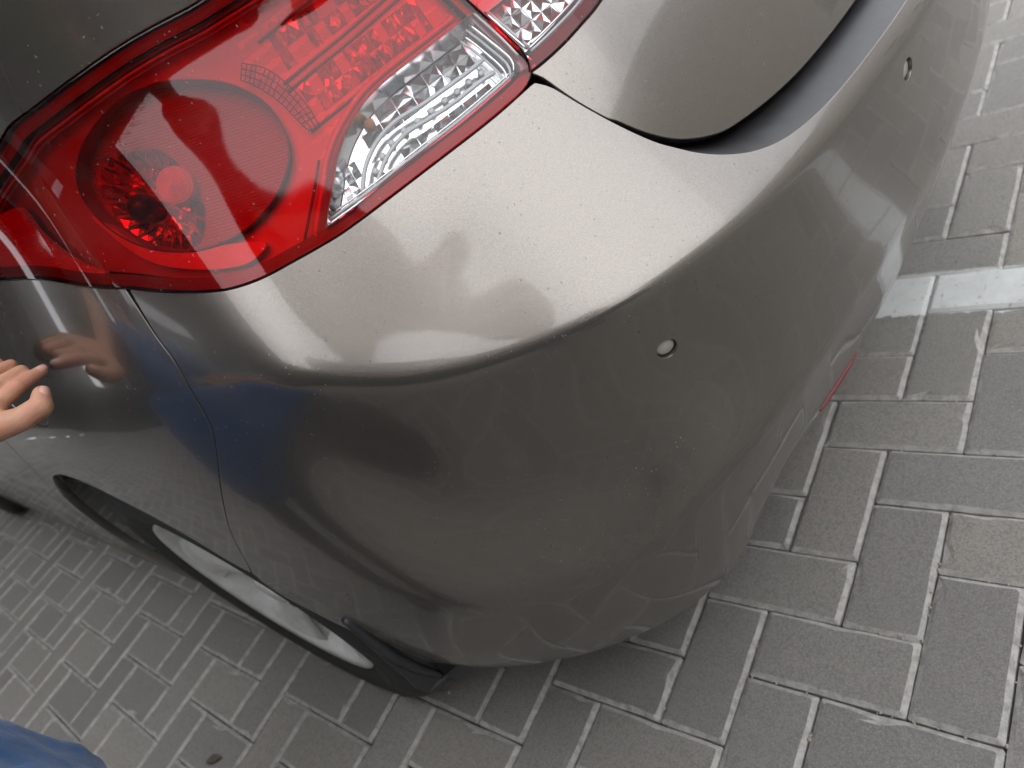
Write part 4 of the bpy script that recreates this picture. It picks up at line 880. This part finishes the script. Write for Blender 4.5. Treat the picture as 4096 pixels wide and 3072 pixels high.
# body
bd = MB(); PEL, CH, NK, HD = (-.34, -1.13, .68), (-.355, -1.125, .93), (-.358, -1.115, 1.075), (-.36, -1.095, 1.205)
chain(bd, [PEL, CH], [.085, .085]); chain(bd, [CH, (-.357, -1.12, 1.03), NK, (-.359, -1.105, 1.13)], [.085, .06, .035, .033]); ball(bd, HD, .078, (.92, 1.08, 1.22)); ball(bd, (-.36, -1.065, 1.165), .045, (1, 1, 1))
bone(bd, (-.36, -1.012, 1.192), (-.36, -1.02, 1.212), .0085, .006)
for sx in (-1, 1): ball(bd, (-.36 + sx * .073, -1.10, 1.195), .017, (.45, 1, 1.5), 10)
chain(bd, [(-.232, -1.13, 1.035), (-.190, -1.165, .83), (-.175, -1.10, .645)], [.035, .028, .018]); chain(bd, [(-.175, -1.10, .645), (-.174, -1.085, .60)], [.017, .02])
for k, (dx, dz) in enumerate(((-.012, -.055), (-.004, -.062), (.004, -.060), (.012, -.052))): chain(bd, [(-.174 + dx, -1.083, .60), (-.174 + dx, -1.068, .60 + dz * .55), (-.174 + dx, -1.064, .60 + dz)], [.0075, .0065, .005], n=8)
chain(bd, [(-.184, -1.07, .625), (-.190, -1.055, .60), (-.189, -1.048, .578)], [.010, .0085, .0065], n=8)
LL = [(-.425, -1.095, .66), (-.425, -1.035, .375), (-.43, -1.085, .07)]; RL = [(-.275, -1.15, .66), (-.285, -1.135, .375), (-.275, -1.18, .07)]
for l in (LL, RL): chain(bd, l, [.06, .045, .032])
body = fuse(bd.build('body', M['skin'], kid), .006, 4)
tr = MB()
chain(tr, [(-.40, -1.125, .70), (-.29, -1.135, .70)], [.092, .092]); chain(tr, [LL[0], (-.424, -1.046, .53), LL[1], (-.43, -1.075, .10)], [.076, .068, .058, .048], n=24); chain(tr, [RL[0], (-.280, -1.14, .53), RL[1], (-.275, -1.175, .10)], [.076, .068, .058, .048], n=24)
to = fuse(tr.build('trousers', M['shirt'], kid), .005, 8)
sh_ = MB(); chain(sh_, [(-.355, -1.13, .72), (-.355, -1.125, .93), (-.357, -1.12, 1.01)], [.105, .100, .075]); chain(sh_, [(-.44, -1.12, 1.02), (-.27, -1.125, 1.02)], [.055, .055]); chain(sh_, [SHL, (-.445, -1.03, 1.02)], [.048, .043]); chain(sh_, [(-.232, -1.13, 1.035), (-.205, -1.15, .915)], [.048, .042])
for k in range(9):      # long loose hem
    a = k / 8; chain(sh_, [(-.44 + .17 * a, -1.075 - .03 * a, .72), (-.445 + .19 * a, -1.055 - .03 * a, .60), (-.45 + .20 * a, -1.043 - .03 * a, .50)], [.072, .078, .080], n=16); chain(sh_, [(-.44 + .17 * a, -1.17, .72), (-.45 + .2 * a, -1.19, .50)], [.06, .06], n=12)
so = fuse(sh_.build('shirt', M['blue'], kid), .005, 6)
tx = bpy.data.textures.new('folds', 'CLOUDS'); tx.noise_scale = .075; tx.noise_depth = 2
dm_ = so.modifiers.new('folds', 'DISPLACE'); dm_.texture = tx; dm_.texture_coords = 'GLOBAL'; dm_.strength = .016; dm_.mid_level = .55
hb = MB(); ball(hb, (-.36, -1.110, 1.232), .085, (1.0, 1.08, 1.02)); ball(hb, (-.36, -1.140, 1.185), .07, (1.08, .9, 1.1)); fuse(hb.build('hair', M['hair'], kid), .006, 2)
for sx in (-1, 1):
    e = MB(); ball(e, (-.36 + sx * .030, -1.019, 1.208), .0085, (1.2, .6, .7), 8); e.build('eye', simple('eye_dark', (.03, .025, .02), .2), kid)
mo = MB(); bone(mo, (-.375, -1.016, 1.158), (-.345, -1.016, 1.158), .0045, .0045, 8); mo.build('mouth', M['nail'], kid)
for l in (LL, RL):
    s_ = MB(); x, y = l[2][0], l[2][1]; chain(s_, [(x, y - .02, .042), (x, y + .10, .036)], [.042, .036]); ball(s_, (x, y + .04, .02), .05, (.8, 2.0, .38)); s_ = fuse(s_.build('shoe', M['shoe'], kid), .005, 3)

# ------------------------------------------------------------------ a dry leaf on the pavers
lf = [(-.021, 0), (-.012, .007), (0, .0095), (.012, .007), (.024, 0), (.012, -.007), (0, -.0095), (-.012, -.007)]; V = [(x, y, .002 + .004 * (abs(y) / .01) ** 2 + .12 * x * x) for x, y in lf] + [(x, 0, .0022 + .12 * x * x) for x in (-.012, 0, .012)]
V += [(x, y, z - .0006) for x, y, z in V]
Fs = [(0, 7, 8), (0, 8, 1), (8, 7, 6, 9), (1, 8, 9, 2), (9, 6, 5, 10), (2, 9, 10, 3), (10, 5, 4), (3, 10, 4)]
leaf = mesh('leaf', V, [f[::-1] for f in Fs] + [tuple(i + 11 for i in f) for f in Fs], simple('dry_leaf', (.075, .062, .045), .8, var=.3))
leaf.location = (-.973, -.961, .0015); leaf.rotation_euler = (0, 0, R_(32)); tag(leaf, 'small dark dry leaf lying on the pavers near the blue top', 'leaf')

# ------------------------------------------------------------------ the one holding the phone (behind the camera; mirrored in lamp and paint)
ph = empty('person', (.74, -1.26, 0)); tag(ph, 'person in dark top and blue jeans behind the viewer, mirrored in the paint', 'person')
def fr(a, b, z):
    b += max(0, z - .95) * .28        # leaning over the phone
    return (.76 + a * .86 - b * .51, -1.29 + a * .51 + b * .86, z)       # a: to the right hand side, b: forwards (towards the car)
bd = MB(); chain(bd, [fr(0, 0, .98), fr(0, 0, 1.25), fr(0, .01, 1.40), fr(0, .02, 1.50), fr(0, .03, 1.56)], [.11, .12, .07, .05, .048]); ball(bd, fr(0, .05, 1.645), .088, (.95, 1.05, 1.22)); bone(bd, fr(0, .145, 1.62), fr(0, .135, 1.645), .012, .008)
GRP = CAM - c_f * .012
for sx, tgt in ((1, GRP + c_r * .05 - c_f * .030 + c_d * .02), (-1, GRP - c_r * .055 - c_f * .030 + c_d * .02)):
    el = fr(sx * .23, .10, 1.10); chain(bd, [fr(sx * .19, 0, 1.40), el, tuple(tgt - Vector((0, 0, .01)))], [.048, .040, .026])
    for k in range(4): q = tgt + c_d * (k * .018 - .03); chain(bd, [tuple(tgt - c_f * .012), tuple(q - c_r * sx * .004 - c_f * .002), tuple(q - c_r * sx * .016 + c_f * .006)], [.014, .009, .007], n=8)
    bone(bd, tuple(tgt), tuple(tgt - c_r * sx * .03 - c_f * .008), .013, .008, 8)
PLL, PRL = [fr(-.10, 0, .95), fr(-.11, .03, .52), fr(-.12, -.02, .09)], [fr(.10, 0, .95), fr(.11, .03, .52), fr(.12, -.02, .09)]
for l in (PLL, PRL): chain(bd, l, [.08, .055, .04])
fuse(bd.build('body', M['skin'], ph), .008, 4)
j = MB(); chain(j, [fr(-.07, 0, .97), fr(.07, 0, .97)], [.125, .125])
for l in (PLL, PRL): chain(j, [l[0], l[1], l[2]], [.105, .075, .062], n=20)
fuse(j.build('trousers', M['jeans'], ph), .008, 6)
s_ = MB(); chain(s_, [fr(0, 0, .98), fr(0, 0, 1.25), fr(0, .01, 1.36)], [.145, .150, .10]); chain(s_, [fr(-.15, 0, 1.38), fr(.15, 0, 1.38)], [.075, .075])
for sx in (1, -1): chain(s_, [fr(sx * .19, 0, 1.40), fr(sx * .215, .05, 1.25)], [.068, .060])
fuse(s_.build('shirt', M['darkshirt'], ph), .008, 6)
h_ = MB(); ball(h_, fr(0, .035, 1.675), .095, (1, 1.05, 1.05)); ball(h_, fr(0, .0, 1.625), .08, (1.05, 1, 1.1)); fuse(h_.build('hair', M['hair'], ph), .008, 2)
for l in (PLL, PRL):
    q = MB(); a, b_ = Vector(l[2]), Vector(fr(0, 1, 0)) - Vector(fr(0, 0, 0)); chain(q, [tuple(Vector((a.x, a.y, .05)) - b_ * .03), tuple(Vector((a.x, a.y, .042)) + b_ * .15)], [.052, .042]); fuse(q.build('shoe', M['shoe'], ph), .007, 3)
pb = MB(); V = []
for dz in (-.002, -.010):
    for a, b in ((-.037, -.074), (.037, -.074), (.037, .074), (-.037, .074)): V.append(CAM + c_f * dz + c_d * (a + .030) + c_r * (b * .98 - .055))
pb.add(V, [(0, 1, 2, 3), (7, 6, 5, 4), (0, 4, 5, 1), (1, 5, 6, 2), (2, 6, 7, 3), (3, 7, 4, 0)])
po = pb.build('phone', M['lampblack'], None, False); tag(po, 'dark phone held up behind the viewpoint, out of view', 'phone')

# ------------------------------------------------------------------ dark building beside the parking place (only its mirror image shows in the car)
bld = empty('building', (-8.0, -6.0, 0)); tag(bld, 'dark rendered building beyond the left edge, mirrored in the car side', 'building')
M['render'] = simple('dark_render', (.050, .048, .045), .85, bumps=(20, .4, .01), var=.25)
bx0, bx1, by, bh = -16.0, 1.0, -3.0, 8.6
wb = MB(); cols = [(-15, -13.6), (-12, -10.6), (-9, -8.6), (-6, -4.6), (-3.6, -2.2), (-1.4, -.2)]; zs = [(1.0, 2.4), (4.0, 5.4), (7.0, 8.4)]
xs = sorted({bx0, bx1} | {v for c in cols for v in c}); zz = sorted({0, bh} | {v for z in zs for v in z})
for i in range(len(xs) - 1):
    for j in range(len(zz) - 1):
        if (xs[i], xs[i + 1]) in cols and (zz[j], zz[j + 1]) in zs: continue
        wb.add([(xs[i], by, zz[j]), (xs[i + 1], by, zz[j]), (xs[i + 1], by, zz[j + 1]), (xs[i], by, zz[j + 1])], [(3, 2, 1, 0)])
wb.add([(bx1, by, 0), (bx1, by - 8, 0), (bx1, by - 8, bh), (bx1, by, bh)], [(0, 1, 2, 3)]); wb.add([(bx0, by, 0), (bx0, by - 8, 0), (bx0, by - 8, bh), (bx0, by, bh)], [(3, 2, 1, 0)])
wx = -6.2; wb.add([(wx, by, 0), (wx, 12, 0), (wx, 12, bh), (wx, by, bh)], [(0, 1, 2, 3)])  # unseen wing wall, added to block the front sky and darken the left ground
wb.build('wall', M['render'], bld, False)
MB().box((bx0 - .3, by - 8.2, bh), (bx1 + .3, by + .3, bh + .25)).build('roof', M['plastic'], bld, False)
for c in cols:
    for z in zs:
        MB().box((c[0] - .0, by - .25, z[0] - .0), (c[1], by - .20, z[1])).build('window', M['glass'], bld, False)

# pale building behind the car park and a clipped hedge, both mirrored in the paint
b2 = empty('building', (16.0, 8.0, 0)); tag(b2, 'pale rendered building behind the viewer, mirrored in the trunk lid', 'building')
M['pale'] = simple('pale_render', (.46, .43, .38), .9, bumps=(15, .3, .01), var=.15)
x2 = 13.0; wb = MB(); cols = [(-4 + 4 * k, -2.4 + 4 * k) for k in range(4, 7)]; zs = [(1.0, 2.6), (4.2, 5.8)]; ys = sorted({-7.0, 26.0} | {v for c in cols for v in c}); zz = sorted({0, 8.6} | {v for z in zs for v in z})
for i in range(len(ys) - 1):
    for j in range(len(zz) - 1):
        if (ys[i], ys[i + 1]) in cols and (zz[j], zz[j + 1]) in zs: continue
        wb.add([(x2, ys[i], zz[j]), (x2, ys[i + 1], zz[j]), (x2, ys[i + 1], zz[j + 1]), (x2, ys[i], zz[j + 1])], [(0, 1, 2, 3)])
wb.add([(x2, -7, 0), (x2 + 9, -7, 0), (x2 + 9, -7, 8.6), (x2, -7, 8.6)], [(0, 1, 2, 3)]); wb.build('wall', M['pale'], b2, False)
MB().box((x2 - .4, -7.4, 8.6), (x2 + 9, 26.4, 8.9)).build('roof', M['plastic'], b2, False)
for c in cols:
    for z in zs: MB().box((x2 + .2, c[0], z[0]), (x2 + .25, c[1], z[1])).build('window', M['glass'], b2, False)
hd = empty('hedge', (4.2, -4.6, 0)); tag(hd, 'clipped dark green hedge beyond the frame, mirrored in the car corner', 'hedge')
M['leafy'] = simple('hedge_leaves', (.030, .048, .018), .7, var=.5); lm = MB(); rh = random.Random(3)
for k in range(15000):
    c = Vector((rh.uniform(1.0, 8.0), rh.uniform(-5.2, -4.2), rh.uniform(.1, 4.0))); n = Vector((rh.gauss(0, 1), rh.gauss(0, 1), rh.gauss(0, 1))).normalized(); u = n.orthogonal().normalized() * .034; w = n.cross(u) * .6
    lm.add([c - u, c + w, c + u, c - w], [(0, 1, 2, 3)])
lm.box((1.2, -5.0, .1), (7.8, -4.45, 3.8)); lm.build('foliage', M['leafy'], hd, False); 
for k in range(12): MB().tube([(1.3 + k * .58, -4.7, 0), (1.3 + k * .58 + rh.uniform(-.1, .1), -4.7, 3.6)], [.025, .008], 6).build('stem', simple('bark', (.05, .04, .03), .9), hd)
